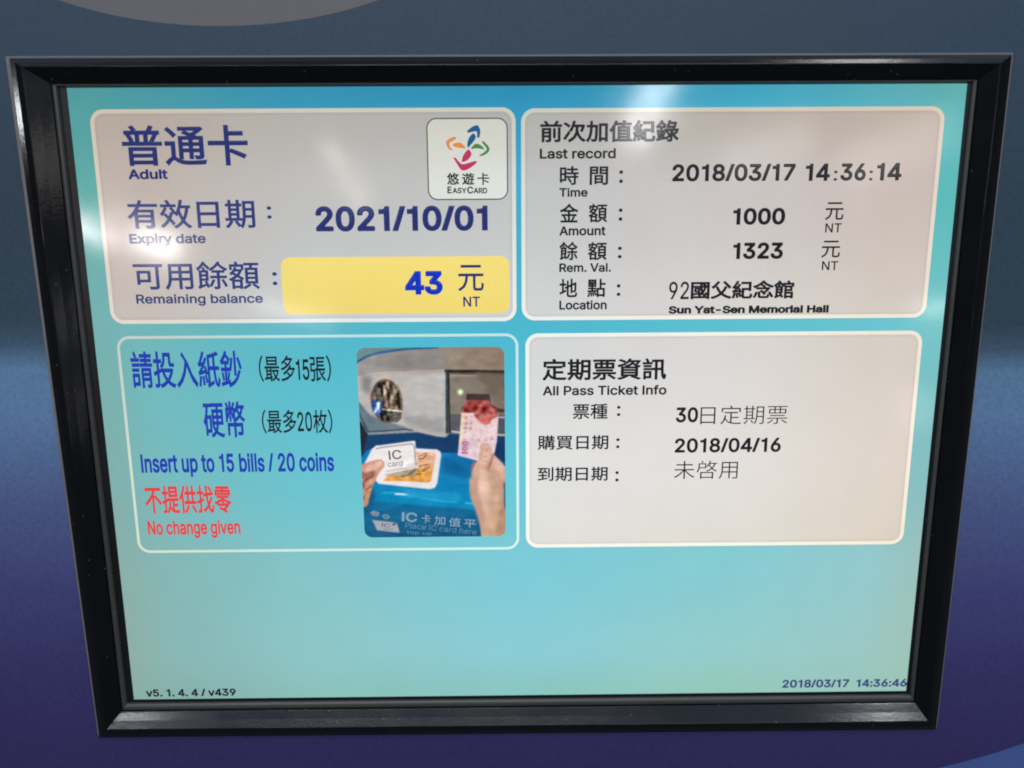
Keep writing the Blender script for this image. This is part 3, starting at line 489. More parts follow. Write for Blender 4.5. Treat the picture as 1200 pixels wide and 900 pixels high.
YELLOW_RECT = [-83.94,-3.69,37.11,57.16]
BADGE_RECT = [-31.65,-3.9,76.42,103.71]
PICTURE_RECT = [-58.58,-5.9,-47.4,24.86]
LOGO = [
["logoblue",[[-17.74,99.34],[-17.31,99.84],[-15.82,100.84],[-14.56,101.29],[-14.04,101.17],[-13.52,100.32],[-13.28,99.31],[-13.45,97.9],[-13.78,97.19],[-14.2,97.09],[-14.4,97.5],[-14.38,98.81],[-14.69,99.22],[-15.43,99.22],[-17.12,98.83],[-17.58,98.89]]],
["logoblue",[[-15.86,98.56],[-15.23,98.31],[-14.82,97.6],[-15.15,96.59],[-15.8,95.68],[-16.76,94.67],[-17.2,94.02],[-17.58,94.07],[-17.81,94.88],[-17.58,96.1],[-16.93,97.51]]],
["logogreen",[[-16.57,93.65],[-15.92,94.46],[-15.07,95.11],[-14.12,95.11],[-12.97,94.55],[-11.97,93.47],[-12.25,93.27],[-12.99,93.47],[-14.67,93.69],[-16.15,93.49]]],
["logogreen",[[-12.74,95.87],[-12.21,95.97],[-11.28,95.15],[-10.55,94.33],[-10.2,93.21],[-10.68,92.3],[-11.74,91.59],[-12.81,91.15],[-13.55,91.15],[-13.65,91.5],[-12.8,91.9],[-11.52,92.81],[-11.19,93.42],[-11.6,94.24],[-12.54,95.26]]],
["logored",[[-17.63,93.25],[-17.1,93.21],[-16.59,92.43],[-16.39,91.82],[-16.83,90.8],[-17.69,89.89],[-18.97,89.28],[-19.61,89.18],[-19.77,89.59],[-19.36,91.02],[-18.49,92.44]]],
["logored",[[-22.54,90.59],[-22.11,90.67],[-21.49,90.21],[-20.66,89.19],[-19.62,88.46],[-18.35,88.6],[-16.43,89.16],[-15.05,89.52],[-14.63,89.26],[-14.96,88.64],[-16.24,87.62],[-17.96,86.61],[-19.23,86.35],[-20.18,86.68],[-21.11,88.06],[-22.13,89.71]]],
["logoorange",[[-22.77,94.95],[-22.02,95.41],[-20.75,95.61],[-19.91,95.46],[-18.87,94.58],[-18.36,93.66],[-18.89,93.67],[-20.78,93.92],[-22.25,94.3]]],
["logoorange",[[-25.07,95.73],[-24.1,96.74],[-22.61,97.44],[-21.77,97.44],[-21.57,96.93],[-22.21,96.43],[-23.59,95.68],[-23.92,95.12],[-23.73,94.3],[-22.91,93.28],[-23.33,93.08],[-24.17,93.49],[-24.78,94.51]]],
]
PAINT = [
[[168,164,162],0,"y",0,[[-60.99,27.25],[-2.91,26.81],[-3.38,-51.48],[-64.59,-50.86]]],
[[112,136,138],0,"y",0,[[-60.99,27.25],[-27.39,27.0],[-27.46,24.21],[-39.73,23.68],[-50.17,22.83],[-55.15,21.0],[-59.86,18.54]]],
[[158,154,152],[142,120,100],"x",0,[[-60.22,17.29],[-56.4,20.39],[-53.89,21.77],[-50.17,22.83],[-45.86,23.42],[-41.25,23.85],[-33.58,24.25],[-28.98,24.68],[-2.91,25.57],[-2.98,14.32],[-60.34,14.78]]],
[[28,96,142],0,"y",0,[[-59.62,18.22],[-58.05,19.44],[-55.89,20.8],[-53.77,21.69],[-50.1,22.65],[-45.82,23.2],[-41.22,23.79],[-36.63,24.06],[-32.03,24.21],[-29.25,24.44],[-29.3,25.24],[-32.05,25.02],[-36.65,24.87],[-41.27,24.59],[-45.89,24.0],[-50.23,23.44],[-53.99,22.46],[-56.24,21.52],[-58.49,20.11],[-60.09,18.86]]],
[[192,184,180],[184,182,179],"x",0,[[-60.36,14.15],[-52.29,15.82],[-39.96,16.19],[-27.01,16.71],[-27.58,-8.49],[-30.7,-8.14],[-35.37,-7.13],[-40.63,-5.14],[-46.17,-2.84],[-50.78,-1.19],[-54.76,0.45],[-56.54,2.71],[-60.65,7.83]]],
[[186,176,170],[168,164,160],"x",1,[[-55.38,15.53],[-39.97,16.03],[-27.01,16.56],[-27.03,15.77],[-39.99,15.25],[-53.58,14.41]]],
[[100,122,134],[120,130,132],"x",0,[[-60.71,6.57],[-58.31,4.64],[-56.56,2.07],[-54.78,-0.03],[-50.8,-1.67],[-46.19,-3.32],[-40.02,-5.63],[-55.69,-6.79],[-61.3,-6.58]]],
[[36,58,92],0,"y",0,[[-59.26,1.36],[-57.56,-2.51],[-55.76,-6.49],[-50.03,-6.24],[-41.89,-5.66],[-39.45,-6.17],[-39.36,-5.75],[-41.88,-5.24],[-50.04,-5.82],[-55.57,-6.11],[-57.19,-2.33],[-58.89,1.54]]],
[[140,148,150],0,"y",0,[[-58.78,-1.86],[-57.35,-5.1],[-55.91,-7.48],[-50.05,-6.89],[-40.04,-6.49],[-40.04,-6.07],[-50.06,-6.47],[-55.81,-7.07],[-56.99,-4.9],[-58.41,-1.67]]],
[[20,66,112],[18,54,98],"x",0,[[-61.17,-3.67],[-58.11,-4.99],[-55.71,-7.44],[-37.55,-6.62],[-30.71,-8.3],[-27.58,-8.66],[-25.66,-6.89],[-3.11,-7.09],[-3.19,-19.51],[-62.08,-23.92]]],
[[34,36,48],0,"y",1,[[-61.02,-0.46],[-58.31,-2.41],[-56.0,-6.95],[-56.79,-10.84],[-58.53,-14.74],[-61.79,-17.33]]],
[[10,120,178],[0,146,192],"y",0,[[-61.9,-19.96],[-56.59,-13.45],[-53.4,-12.17],[-29.28,-14.34],[-18.28,-15.1],[-3.19,-19.51],[-3.38,-51.48],[-63.3,-50.87]]],
[[8,112,172],0,"y",1,[[-25.83,-14.7],[-18.28,-15.1],[-3.19,-19.51],[-3.21,-23.14],[-25.37,-22.94]]],
[[14,110,158],[18,80,118],"y",1,[[-62.47,-32.57],[-57.39,-32.62],[-44.72,-34.09],[-28.82,-35.58],[-3.3,-37.86],[-3.38,-51.48],[-63.3,-50.87]]],
[[14,92,136],0,"y",2,[[-62.26,-27.9],[-54.95,-27.3],[-54.13,-30.65],[-55.67,-37.34],[-62.72,-37.95]]],
[[60,190,220],0,"y",1,[[-51.57,-29.94],[-47.16,-30.14],[-38.32,-31.73],[-33.58,-32.78],[-28.8,-33.5],[-23.71,-33.99],[-23.66,-33.45],[-28.74,-32.97],[-33.48,-32.25],[-38.22,-31.2],[-47.08,-29.61],[-51.54,-29.4]]],
[[90,200,225],0,"y",0,[[-20.84,-34.2],[-17.66,-34.56],[-17.61,-34.13],[-20.79,-33.76]]],
[[215,232,245],0,"y",0,[[-46.84,-30.58],[-43.04,-30.75],[-38.94,-31.32],[-38.85,-30.66],[-42.97,-30.09],[-46.79,-29.91]]],
[[112,96,80],0,"y",0,[[-42.85,5.97],[-42.8,4.12],[-43.05,2.32],[-43.57,0.67],[-44.35,-0.77],[-45.34,-1.9],[-46.5,-2.68],[-47.76,-3.06],[-49.07,-3.03],[-50.35,-2.58],[-51.54,-1.74],[-52.58,-0.55],[-53.42,0.92],[-54.01,2.6],[-54.33,4.41],[-54.36,6.26],[-54.1,8.05],[-53.57,9.69],[-52.79,11.1],[-51.8,12.22],[-50.65,12.98],[-49.4,13.35],[-48.11,13.32],[-46.84,12.88],[-45.66,12.06],[-44.62,10.89],[-43.78,9.44],[-43.18,7.77]]],
[[70,64,60],0,"y",1,[[-53.85,7.78],[-52.15,11.56],[-50.25,12.81],[-48.78,10.9],[-49.82,7.75],[-50.85,5.21]]],
[[150,120,105],0,"y",1,[[-50.56,12.81],[-48.7,13.11],[-46.89,11.84],[-45.8,7.71],[-45.38,1.97],[-49.11,2.0],[-49.82,7.75]]],
[[74,52,44],0,"y",0,[[-48.98,11.8],[-48.34,8.3],[-47.63,6.36],[-47.16,6.55],[-47.86,8.44],[-48.5,11.91]]],
[[92,80,58],0,"y",1,[[-46.87,12.47],[-44.49,9.92],[-43.08,5.78],[-42.89,1.95],[-46.62,1.98],[-47.35,7.73]]],
[[196,180,140],0,"y",1,[[-48.09,5.71],[-47.68,4.11],[-47.25,2.81],[-46.55,3.08],[-46.96,4.34],[-47.37,5.93]]],
[[62,60,54],[96,92,82],"y",0,[[-50.98,1.7],[-43.24,0.99],[-43.31,-1.25],[-44.92,-2.85],[-47.41,-2.66],[-50.15,-0.87]]],
[[60,54,50],0,"y",0,[[-51.4,11.28],[-50.26,8.96],[-49.94,5.5],[-49.9,2.32],[-49.53,2.34],[-49.57,5.54],[-49.9,9.07],[-51.06,11.46]]],
[[150,138,120],0,"y",0,[[-50.43,11.67],[-49.31,8.97],[-48.98,5.5],[-48.94,2.31],[-48.63,2.33],[-48.67,5.53],[-49.01,9.05],[-50.15,11.8]]],
[[52,46,38],0,"y",0,[[-49.58,12.02],[-48.47,8.94],[-48.14,5.48],[-48.1,2.3],[-47.6,2.32],[-47.64,5.53],[-47.99,9.06],[-49.12,12.2]]],
[[132,112,92],0,"y",0,[[-48.59,12.42],[-47.48,8.95],[-47.15,5.48],[-47.11,2.3],[-46.74,2.31],[-46.78,5.51],[-47.12,9.04],[-48.23,12.54]]],
[[70,58,44],0,"y",0,[[-47.7,12.01],[-46.59,8.93],[-46.25,5.47],[-46.21,2.29],[-45.77,2.31],[-45.82,5.51],[-46.16,9.04],[-47.3,12.18]]],
[[168,150,120],0,"y",0,[[-46.7,11.66],[-45.57,8.95],[-45.23,5.47],[-45.18,2.28],[-44.93,2.29],[-44.98,5.49],[-45.33,9.01],[-46.47,11.76]]],
[[60,52,40],0,"y",0,[[-45.89,11.2],[-44.76,8.9],[-44.42,5.45],[-44.37,2.27],[-43.88,2.29],[-43.93,5.5],[-44.28,9.04],[-45.45,11.44]]],
[[120,104,74],0,"y",0,[[-44.92,10.83],[-43.77,8.91],[-43.43,5.45],[-43.38,2.27],[-43.01,2.28],[-43.06,5.48],[-43.41,9.02],[-44.6,11.04]]],
[[120,114,98],0,"y",0,[[-50.13,0.59],[-47.32,-0.24],[-43.53,0.53],[-43.58,0.82],[-47.31,0.05],[-50.05,0.87]]],
[[40,38,34],0,"y",0,[[-49.52,0.07],[-46.72,-0.56],[-43.87,-0.11],[-43.91,0.18],[-46.7,-0.28],[-49.45,0.35]]],
[[120,114,98],0,"y",0,[[-48.91,-0.45],[-46.11,-0.89],[-44.22,-0.75],[-44.23,-0.46],[-46.08,-0.6],[-48.86,-0.16]]],
[[40,38,34],0,"y",0,[[-48.3,-0.97],[-45.5,-1.22],[-44.58,-1.38],[-44.53,-1.1],[-45.47,-0.93],[-48.26,-0.68]]],
[[120,114,98],0,"y",0,[[-47.68,-1.49],[-44.9,-1.54],[-45.03,-1.88],[-44.75,-1.88],[-44.84,-1.26],[-47.67,-1.2]]],
[[60,118,180],[60,92,170],"y",1,[[-54.44,4.6],[-52.68,5.86],[-50.24,4.89],[-50.53,1.38],[-51.69,-0.54],[-53.51,0.76]]],
[[226,242,248],0,"y",0,[[-52.11,4.74],[-50.71,4.89],[-51.58,2.34],[-52.73,0.75],[-53.51,0.76],[-52.5,2.67]]],
[[238,234,222],0,"y",0,[[-50.4,1.99],[-48.22,1.55],[-45.74,1.34],[-43.27,1.0],[-43.19,1.5],[-45.67,1.85],[-48.14,2.06],[-50.29,2.49]]],
[[150,92,84],0,"y",1,[[-54.31,7.78],[-54.41,5.24],[-53.48,5.23],[-53.38,7.77]]],
[[134,128,114],[124,110,97],"x",0,[[-27.02,16.4],[-2.97,16.21],[-3.12,-8.71],[-27.55,-7.2]]],
[[92,92,100],[78,80,92],"x",0,[[-25.82,0.2],[-3.07,-0.63],[-3.11,-7.73],[-25.98,-6.89]]],
[[34,30,26],0,"y",0,[[-27.35,15.49],[-15.33,15.36],[-2.99,14.98],[-2.96,16.05],[-15.3,16.43],[-27.32,16.56]]],
[[40,56,66],0,"y",0,[[-27.02,16.4],[-27.21,5.01],[-27.33,-7.2],[-26.51,-7.2],[-26.4,5.01],[-26.22,16.39]]],
[[24,24,24],0,"y",0,[[-26.19,16.39],[-26.31,5.0],[-26.26,-7.22],[-25.7,-7.21],[-25.75,5.01],[-25.63,16.39]]],
[[94,82,76],0,"y",0,[[-25.5,15.44],[-2.98,14.95],[-2.98,14.16],[-25.51,14.97]]],
[[168,152,144],0,"y",0,[[-25.22,14.2],[-15.35,14.03],[-2.99,13.42],[-2.98,13.83],[-15.33,14.44],[-25.21,14.61]]],
[[226,226,230],0,"y",0,[[-25.37,-6.65],[-22.4,-7.0],[-22.34,-6.51],[-25.31,-6.17]]],
[[200,200,206],0,"y",0,[[-8.39,-1.39],[-3.09,-1.63],[-3.07,-1.18],[-8.37,-0.94]]],
[[214,214,220],0,"y",0,[[-9.09,-7.91],[-3.14,-8.48],[-3.1,-8.03],[-9.05,-7.46]]],
[[180,200,130],0,"y",1,[[-20.6,8.27],[-20.64,7.98],[-20.73,7.72],[-20.88,7.48],[-21.09,7.28],[-21.32,7.13],[-21.59,7.04],[-21.86,7.01],[-22.14,7.04],[-22.4,7.14],[-22.63,7.29],[-22.82,7.49],[-22.97,7.74],[-23.05,8.0],[-23.08,8.29],[-23.04,8.57],[-22.95,8.84],[-22.79,9.08],[-22.59,9.28],[-22.36,9.42],[-22.09,9.52],[-21.82,9.55],[-21.54,9.51],[-21.28,9.42],[-21.05,9.26],[-20.86,9.06],[-20.71,8.82],[-20.63,8.55]]],
[[250,255,240],0,"y",0,[[-21.03,8.3],[-21.06,8.13],[-21.11,7.97],[-21.2,7.83],[-21.32,7.71],[-21.47,7.62],[-21.63,7.56],[-21.79,7.55],[-21.96,7.57],[-22.11,7.62],[-22.25,7.72],[-22.37,7.84],[-22.45,7.98],[-22.51,8.14],[-22.52,8.31],[-22.5,8.48],[-22.44,8.64],[-22.35,8.79],[-22.23,8.91],[-22.09,9.0],[-21.93,9.05],[-21.76,9.07],[-21.6,9.05],[-21.44,8.99],[-21.3,8.9],[-21.19,8.78],[-21.1,8.63],[-21.05,8.47]]],
[[70,52,48],0,"y",0,[[-19.46,7.65],[-11.31,7.43],[-10.83,3.6],[-8.35,2.14],[-5.86,1.8],[-5.87,0.68],[-21.76,0.81],[-21.42,2.41],[-20.15,3.68]]],
[[236,206,202],[228,206,216],"y",0,[[-21.61,0.49],[-20.63,3.04],[-19.82,4.95],[-11.74,4.88],[-10.21,2.64],[-8.36,1.02],[-8.2,-2.2],[-8.78,-10.28],[-9.61,-14.52],[-11.07,-18.12],[-15.8,-17.75],[-23.23,-15.54],[-22.73,-10.81],[-22.21,-6.27]]],
[[238,216,190],0,"y",0,[[-21.61,0.49],[-20.37,0.48],[-20.97,-7.25],[-22.0,-11.8],[-22.73,-10.81],[-22.21,-6.27]]],
[[158,72,66],[176,76,72],"y",0,[[-21.3,0.65],[-20.63,3.04],[-19.82,5.27],[-11.74,5.2],[-10.21,2.64],[-8.36,1.34],[-8.6,-1.23],[-10.89,-1.85],[-16.78,0.45],[-20.52,0.48]]],
[[172,82,78],0,"y",1,[[-17.09,0.77],[-13.63,2.98],[-9.61,1.03],[-10.26,-1.53],[-11.22,-3.46],[-13.1,-3.93],[-14.96,-2.78],[-16.5,-1.16]]],
[[214,112,108],0,"y",1,[[-15.57,-2.13],[-11.81,-0.88],[-11.21,-3.14],[-12.79,-3.96],[-14.65,-3.27]]],
[[178,120,122],0,"y",1,[[-20.61,-0.77],[-19.23,-0.78],[-19.25,-1.81],[-20.63,-1.8]]],
[[178,120,122],0,"y",1,[[-18.26,-0.47],[-17.64,-0.47],[-17.65,-1.18],[-18.27,-1.18]]],
[[178,120,122],0,"y",1,[[-20.52,-3.15],[-19.4,-3.16],[-19.41,-3.94],[-20.54,-3.93]]],
[[178,120,122],0,"y",1,[[-18.43,-2.91],[-17.74,-2.92],[-17.76,-3.89],[-18.44,-3.88]]],
[[178,120,122],0,"y",1,[[-20.74,-4.8],[-19.68,-4.81],[-19.69,-5.52],[-20.75,-5.51]]],
[[178,120,122],0,"y",1,[[-18.64,-4.69],[-18.02,-4.69],[-18.03,-5.66],[-18.66,-5.66]]],
[[178,120,122],0,"y",1,[[-20.8,-6.48],[-19.86,-6.49],[-19.87,-6.94],[-20.81,-6.93]]],
[[178,120,122],0,"y",1,[[-18.75,-5.69],[-18.13,-5.69],[-18.14,-6.15],[-18.76,-6.14]]],
[[178,120,122],0,"y",1,[[-21.17,-9.33],[-20.23,-9.34],[-20.23,-9.73],[-21.17,-9.72]]],
[[178,120,122],0,"y",1,[[-18.5,-9.45],[-17.88,-9.46],[-17.88,-9.78],[-18.51,-9.78]]],
[[178,120,122],0,"y",1,[[-16.06,-9.57],[-14.93,-9.58],[-14.94,-10.1],[-16.07,-10.09]]],
[[178,120,122],0,"y",1,[[-13.46,-9.72],[-12.51,-9.73],[-12.52,-10.12],[-13.46,-10.11]]],
[[178,120,122],0,"y",1,[[-11.25,-9.34],[-10.31,-9.34],[-10.32,-9.77],[-11.26,-9.76]]],
[[178,120,122],0,"y",1,[[-17.27,-15.68],[-16.79,-15.69],[-16.8,-16.18],[-17.27,-16.17]]],
[[166,100,136],0,"y",1,[[-21.5,-10.11],[-19.62,-10.32],[-19.72,-11.03],[-21.6,-10.82]]],
[[166,100,136],0,"y",1,[[-21.52,-11.25],[-19.64,-11.46],[-19.74,-12.18],[-21.62,-11.96]]],
[[166,100,136],0,"y",1,[[-21.54,-12.55],[-19.66,-12.76],[-19.76,-13.48],[-21.65,-13.27]]],
[[166,100,136],0,"y",1,[[-21.57,-14.02],[-19.68,-14.23],[-19.79,-14.95],[-21.67,-14.74]]],
[[206,158,186],0,"y",2,[[-21.02,-9.85],[-18.83,-10.2],[-19.23,-15.09],[-21.43,-15.07]]],
[[190,96,110],0,"y",1,[[-19.04,-22.99],[-18.83,-20.02],[-17.38,-18.06],[-15.8,-18.07],[-15.86,-21.7]]],
[[216,172,150],[206,168,138],"y",0,[[-15.27,-13.49],[-14.77,-11.53],[-13.5,-10.67],[-12.25,-11.07],[-10.82,-12.39],[-10.56,-14.84],[-9.47,-15.83],[-7.6,-17.82],[-5.72,-20.14],[-3.22,-24.47],[-3.38,-51.48],[-14.83,-51.37],[-15.22,-44.52],[-15.8,-40.1],[-17.02,-35.7],[-18.56,-32.32],[-19.14,-28.64],[-18.88,-24.98],[-18.07,-21.35],[-16.6,-18.73],[-15.63,-16.76]]],
[[196,128,112],0,"y",1,[[-15.31,-15.88],[-14.07,-18.2],[-12.53,-20.15],[-12.27,-23.08],[-11.89,-23.04],[-12.18,-20.01],[-13.75,-17.98],[-14.98,-15.69]]],
[[200,140,120],0,"y",1,[[-9.69,-19.51],[-8.46,-23.14],[-8.18,-26.43],[-7.8,-26.4],[-8.09,-23.05],[-9.33,-19.38]]],
[[196,146,128],[210,164,144],"y",1,[[-14.46,-11.86],[-13.5,-11.06],[-12.25,-11.56],[-11.33,-12.87],[-11.97,-14.5],[-14.18,-14.81]]],
[[176,122,102],0,"y",1,[[-12.2,-19.75],[-11.38,-17.13],[-10.24,-14.52],[-9.94,-15.5],[-10.76,-18.12],[-11.41,-20.09]]],
[[226,186,164],0,"y",2,[[-10.42,-16.48],[-8.54,-17.48],[-6.67,-20.13],[-7.01,-23.11],[-9.53,-21.76]]],
[[190,146,120],[190,150,126],"y",2,[[-8.65,-29.41],[-6.39,-24.44],[-4.48,-24.46],[-4.61,-41.91],[-7.15,-39.51]]],
[[40,96,118],0,"y",1,[[-6.4,-26.43],[-3.85,-25.12],[-3.94,-38.52],[-6.3,-37.15]]],
[[188,150,140],0,"y",1,[[-19.06,-24.32],[-18.09,-23.0],[-17.87,-29.32],[-16.05,-35.04],[-14.87,-41.8],[-15.52,-42.48],[-17.34,-35.7],[-18.87,-31.65]]],
[[236,228,230],0,"y",0,[[-53.39,-11.84],[-38.67,-12.72],[-30.83,-13.22],[-29.59,-14.01],[-29.31,-15.49],[-30.99,-26.2],[-31.98,-28.02],[-33.74,-28.5],[-44.49,-27.24],[-52.69,-26.16],[-54.5,-23.99],[-54.73,-14.12]]],
[[238,188,156],[232,178,132],"y",0,[[-39.02,-13.93],[-31.8,-14.32],[-31.18,-14.98],[-32.26,-20.23],[-39.2,-20.17]]],
[[232,168,92],[224,158,70],"y",0,[[-51.07,-25.18],[-49.09,-23.05],[-44.31,-21.77],[-38.87,-19.51],[-32.25,-19.9],[-33.21,-25.02],[-33.99,-25.91],[-44.42,-25.24]]],
[[104,66,54],0,"y",0,[[-37.76,-16.06],[-35.53,-15.09],[-34.27,-14.62],[-34.37,-14.31],[-35.64,-14.79],[-37.88,-15.75]]],
[[104,66,54],0,"y",0,[[-37.83,-16.89],[-35.89,-16.73],[-34.55,-15.39],[-34.76,-15.16],[-36.01,-16.43],[-37.85,-16.56]]],
[[104,66,54],0,"y",0,[[-38.52,-20.16],[-36.31,-19.36],[-33.79,-19.06],[-33.82,-18.73],[-36.37,-19.04],[-38.62,-19.85]]],
[[104,66,54],0,"y",0,[[-38.11,-20.55],[-37.73,-21.99],[-35.99,-21.32],[-34.67,-19.99],[-34.89,-19.76],[-36.16,-21.05],[-37.62,-21.67],[-37.8,-20.47]]],
[[104,66,54],0,"y",0,[[-36.37,-21.67],[-35.05,-21.33],[-33.4,-19.68],[-33.62,-19.44],[-35.21,-21.05],[-36.44,-21.35]]],
[[104,66,54],0,"y",0,[[-38.95,-22.97],[-36.73,-22.66],[-36.76,-22.34],[-38.99,-22.65]]],
[[190,182,166],[168,150,120],"x",0,[[-51.28,-22.36],[-38.27,-20.5],[-38.99,-23.47],[-44.36,-23.26],[-50.04,-23.04]]],
[[232,230,234],0,"y",0,[[-58.78,-20.64],[-56.73,-16.72],[-54.68,-12.81],[-53.06,-11.52],[-43.95,-10.95],[-44.3,-21.44],[-50.66,-22.7],[-54.45,-22.67]]],
[[242,236,236],[238,232,232],"y",0,[[-54.21,-12.81],[-53.06,-11.62],[-46.45,-10.8],[-40.15,-9.94],[-38.71,-9.83],[-38.4,-14.26],[-37.84,-20.01],[-44.29,-21.27],[-50.49,-22.37],[-51.78,-19.06],[-54.3,-19.04]]],
[[120,110,116],0,"y",0,[[-53.23,-12.98],[-51.5,-12.51],[-47.73,-12.06],[-43.95,-11.6],[-40.8,-11.21],[-39.63,-11.23],[-39.21,-12.0],[-38.98,-15.91],[-38.71,-19.53],[-38.4,-19.5],[-38.67,-15.88],[-38.9,-11.94],[-39.49,-10.94],[-40.82,-10.88],[-43.98,-11.28],[-47.76,-11.73],[-51.54,-12.19],[-53.3,-12.66]]],
[[150,140,140],0,"y",0,[[-49.97,-21.68],[-44.25,-20.71],[-38.86,-19.84],[-38.89,-19.58],[-44.28,-20.45],[-50.0,-21.42]]],
[[208,150,128],[196,144,112],"y",0,[[-61.87,-19.3],[-57.74,-18.35],[-55.82,-17.71],[-53.27,-16.95],[-51.38,-16.77],[-50.29,-17.92],[-50.36,-19.73],[-51.54,-21.04],[-52.87,-22.85],[-53.91,-24.99],[-54.95,-27.3],[-55.68,-29.63],[-56.41,-31.96],[-56.98,-34.3],[-57.98,-35.3],[-62.56,-34.58]]],
[[224,172,158],0,"y",1,[[-53.62,-17.73],[-51.71,-17.26],[-50.81,-18.41],[-52.12,-19.72],[-54.99,-20.35]]],
[[146,84,70],0,"y",1,[[-59.01,-25.94],[-57.03,-23.97],[-54.45,-22.67],[-55.13,-23.98],[-57.13,-26.29],[-58.81,-28.6]]],
[[140,82,66],0,"y",1,[[-58.94,-31.6],[-57.26,-29.61],[-55.95,-28.63],[-56.67,-30.62],[-58.34,-32.61]]],
[[188,132,96],0,"y",1,[[-57.6,-29.95],[-55.95,-28.63],[-56.38,-31.29],[-57.39,-32.62]]],
[[168,172,182],0,"y",0,[[-55.7,-40.32],[-51.34,-40.87],[-46.47,-41.56],[-45.52,-45.58],[-49.89,-45.02],[-53.94,-44.47]]],
[[60,66,84],0,"y",0,[[-47.9,-42.75],[-46.75,-42.02],[-47.04,-41.5],[-48.18,-42.23]]],
[[146,152,160],0,"y",0,[[-56.32,-37.51],[-55.01,-36.68],[-52.65,-37.54],[-53.51,-39.05],[-55.4,-38.53]]],
[[70,84,100],0,"y",0,[[-54.89,-37.69],[-53.78,-37.87],[-54.12,-38.37]]],
[[116,146,152],0,"y",0,[[-49.1,-39.35],[-49.18,-39.56],[-49.32,-39.75],[-49.52,-39.9],[-49.77,-40.01],[-50.06,-40.07],[-50.36,-40.08],[-50.67,-40.05],[-50.97,-39.96],[-51.25,-39.83],[-51.49,-39.67],[-51.67,-39.47],[-51.8,-39.26],[-51.86,-39.03],[-51.85,-38.81],[-51.77,-38.6],[-51.63,-38.42],[-51.43,-38.27],[-51.18,-38.16],[-50.89,-38.1],[-50.59,-38.08],[-50.28,-38.12],[-49.98,-38.2],[-49.7,-38.33],[-49.47,-38.5],[-49.28,-38.69],[-49.15,-38.91],[-49.09,-39.13]]],
[[76,110,124],0,"y",0,[[-49.79,-39.22],[-49.82,-39.31],[-49.89,-39.39],[-49.99,-39.46],[-50.12,-39.5],[-50.26,-39.53],[-50.41,-39.53],[-50.56,-39.51],[-50.71,-39.47],[-50.85,-39.41],[-50.97,-39.34],[-51.07,-39.25],[-51.13,-39.15],[-51.16,-39.05],[-51.16,-38.95],[-51.12,-38.85],[-51.06,-38.77],[-50.96,-38.71],[-50.83,-38.66],[-50.69,-38.63],[-50.54,-38.63],[-50.39,-38.65],[-50.24,-38.69],[-50.1,-38.75],[-49.98,-38.83],[-49.88,-38.92],[-49.82,-39.02],[-49.79,-39.12]]],
[[228,190,170],0,"y",2,[[-14.89,-20.39],[-12.06,-21.74],[-11.52,-29.38],[-12.25,-37.77],[-14.16,-37.07],[-15.97,-29.34]]],
[[232,196,176],0,"y",2,[[-14.18,-14.81],[-12.59,-13.51],[-11.67,-15.49],[-12.67,-19.42],[-14.56,-19.73]]],
[[196,150,126],0,"y",2,[[-18.11,-24.33],[-16.51,-23.02],[-15.97,-29.34],[-13.55,-39.11],[-14.29,-46.58],[-15.47,-39.09],[-17.32,-34.35]]],
[[186,142,118],[180,142,116],"y",2,[[-8.42,-37.81],[-3.28,-34.49],[-3.38,-51.48],[-9.83,-51.42]]],
[[202,160,138],0,"y",2,[[-11.09,-19.43],[-8.26,-21.77],[-7.04,-26.42],[-8.64,-28.41],[-10.51,-24.4]]],
[[166,112,92],0,"y",0,[[-11.73,-20.82],[-10.59,-18.18],[-9.93,-15.88],[-10.27,-15.78],[-10.92,-18.06],[-12.05,-20.67]]],
[[186,134,112],0,"y",0,[[-13.91,-16.09],[-12.65,-16.33],[-12.6,-16.07],[-13.86,-15.83]]],
[[190,140,118],0,"y",0,[[-14.09,-17.89],[-12.51,-18.17],[-12.47,-17.91],[-14.04,-17.63]]],
[[232,188,178],0,"y",1,[[-13.82,-11.05],[-12.57,-11.39],[-11.8,-12.7],[-13.22,-13.18],[-14.15,-12.36]]],
[[222,176,156],0,"y",1,[[-56.84,-19.34],[-53.65,-18.39],[-51.78,-19.06],[-53.42,-20.69],[-56.62,-21.65]]],
[[158,100,80],0,"y",1,[[-59.76,-21.3],[-56.93,-21.65],[-54.38,-21.02],[-53.47,-22.01],[-55.74,-23.32],[-58.94,-24.28]]],
[[120,66,54],0,"y",0,[[-57.94,-24.79],[-55.69,-23.81],[-54.09,-23.17],[-54.2,-22.83],[-55.81,-23.48],[-58.07,-24.45]]],
[[120,66,54],0,"y",0,[[-57.78,-29.07],[-56.14,-27.76],[-55.17,-27.11],[-55.34,-26.83],[-56.32,-27.49],[-57.96,-28.81]]],
[[214,160,132],0,"y",1,[[-58.06,-25.95],[-56.11,-24.64],[-54.5,-23.99],[-55.2,-25.64],[-57.18,-27.62]]],
[[202,150,118],0,"y",1,[[-57.94,-30.61],[-56.63,-29.62],[-56.0,-29.63],[-56.73,-31.96],[-58.05,-33.29]]],
[[190,187,184],0,"y",3,[[-40.63,14.62],[-27.68,14.52],[-27.89,5.02],[-40.99,3.21]]],
[[158,156,154],0,"y",3,[[-43.57,0.36],[-28.06,-2.03],[-28.17,-7.19],[-35.02,-5.84],[-41.22,-4.17]]],
[[132,130,130],0,"y",3,[[-57.26,14.76],[-53.56,14.73],[-54.46,7.78],[-57.5,9.08]]],
[[140,136,134],0,"y",3,[[-52.06,21.6],[-27.48,23.27],[-27.61,17.66],[-52.23,17.23]]],
[[112,98,86],0,"y",3,[[-16.56,15.06],[-2.98,14.95],[-3.02,7.36],[-11.09,7.43]]],
[[24,150,200],0,"y",2,[[-44.52,-28.07],[-22.35,-30.61],[-22.4,-33.29],[-41.46,-31.77]]],
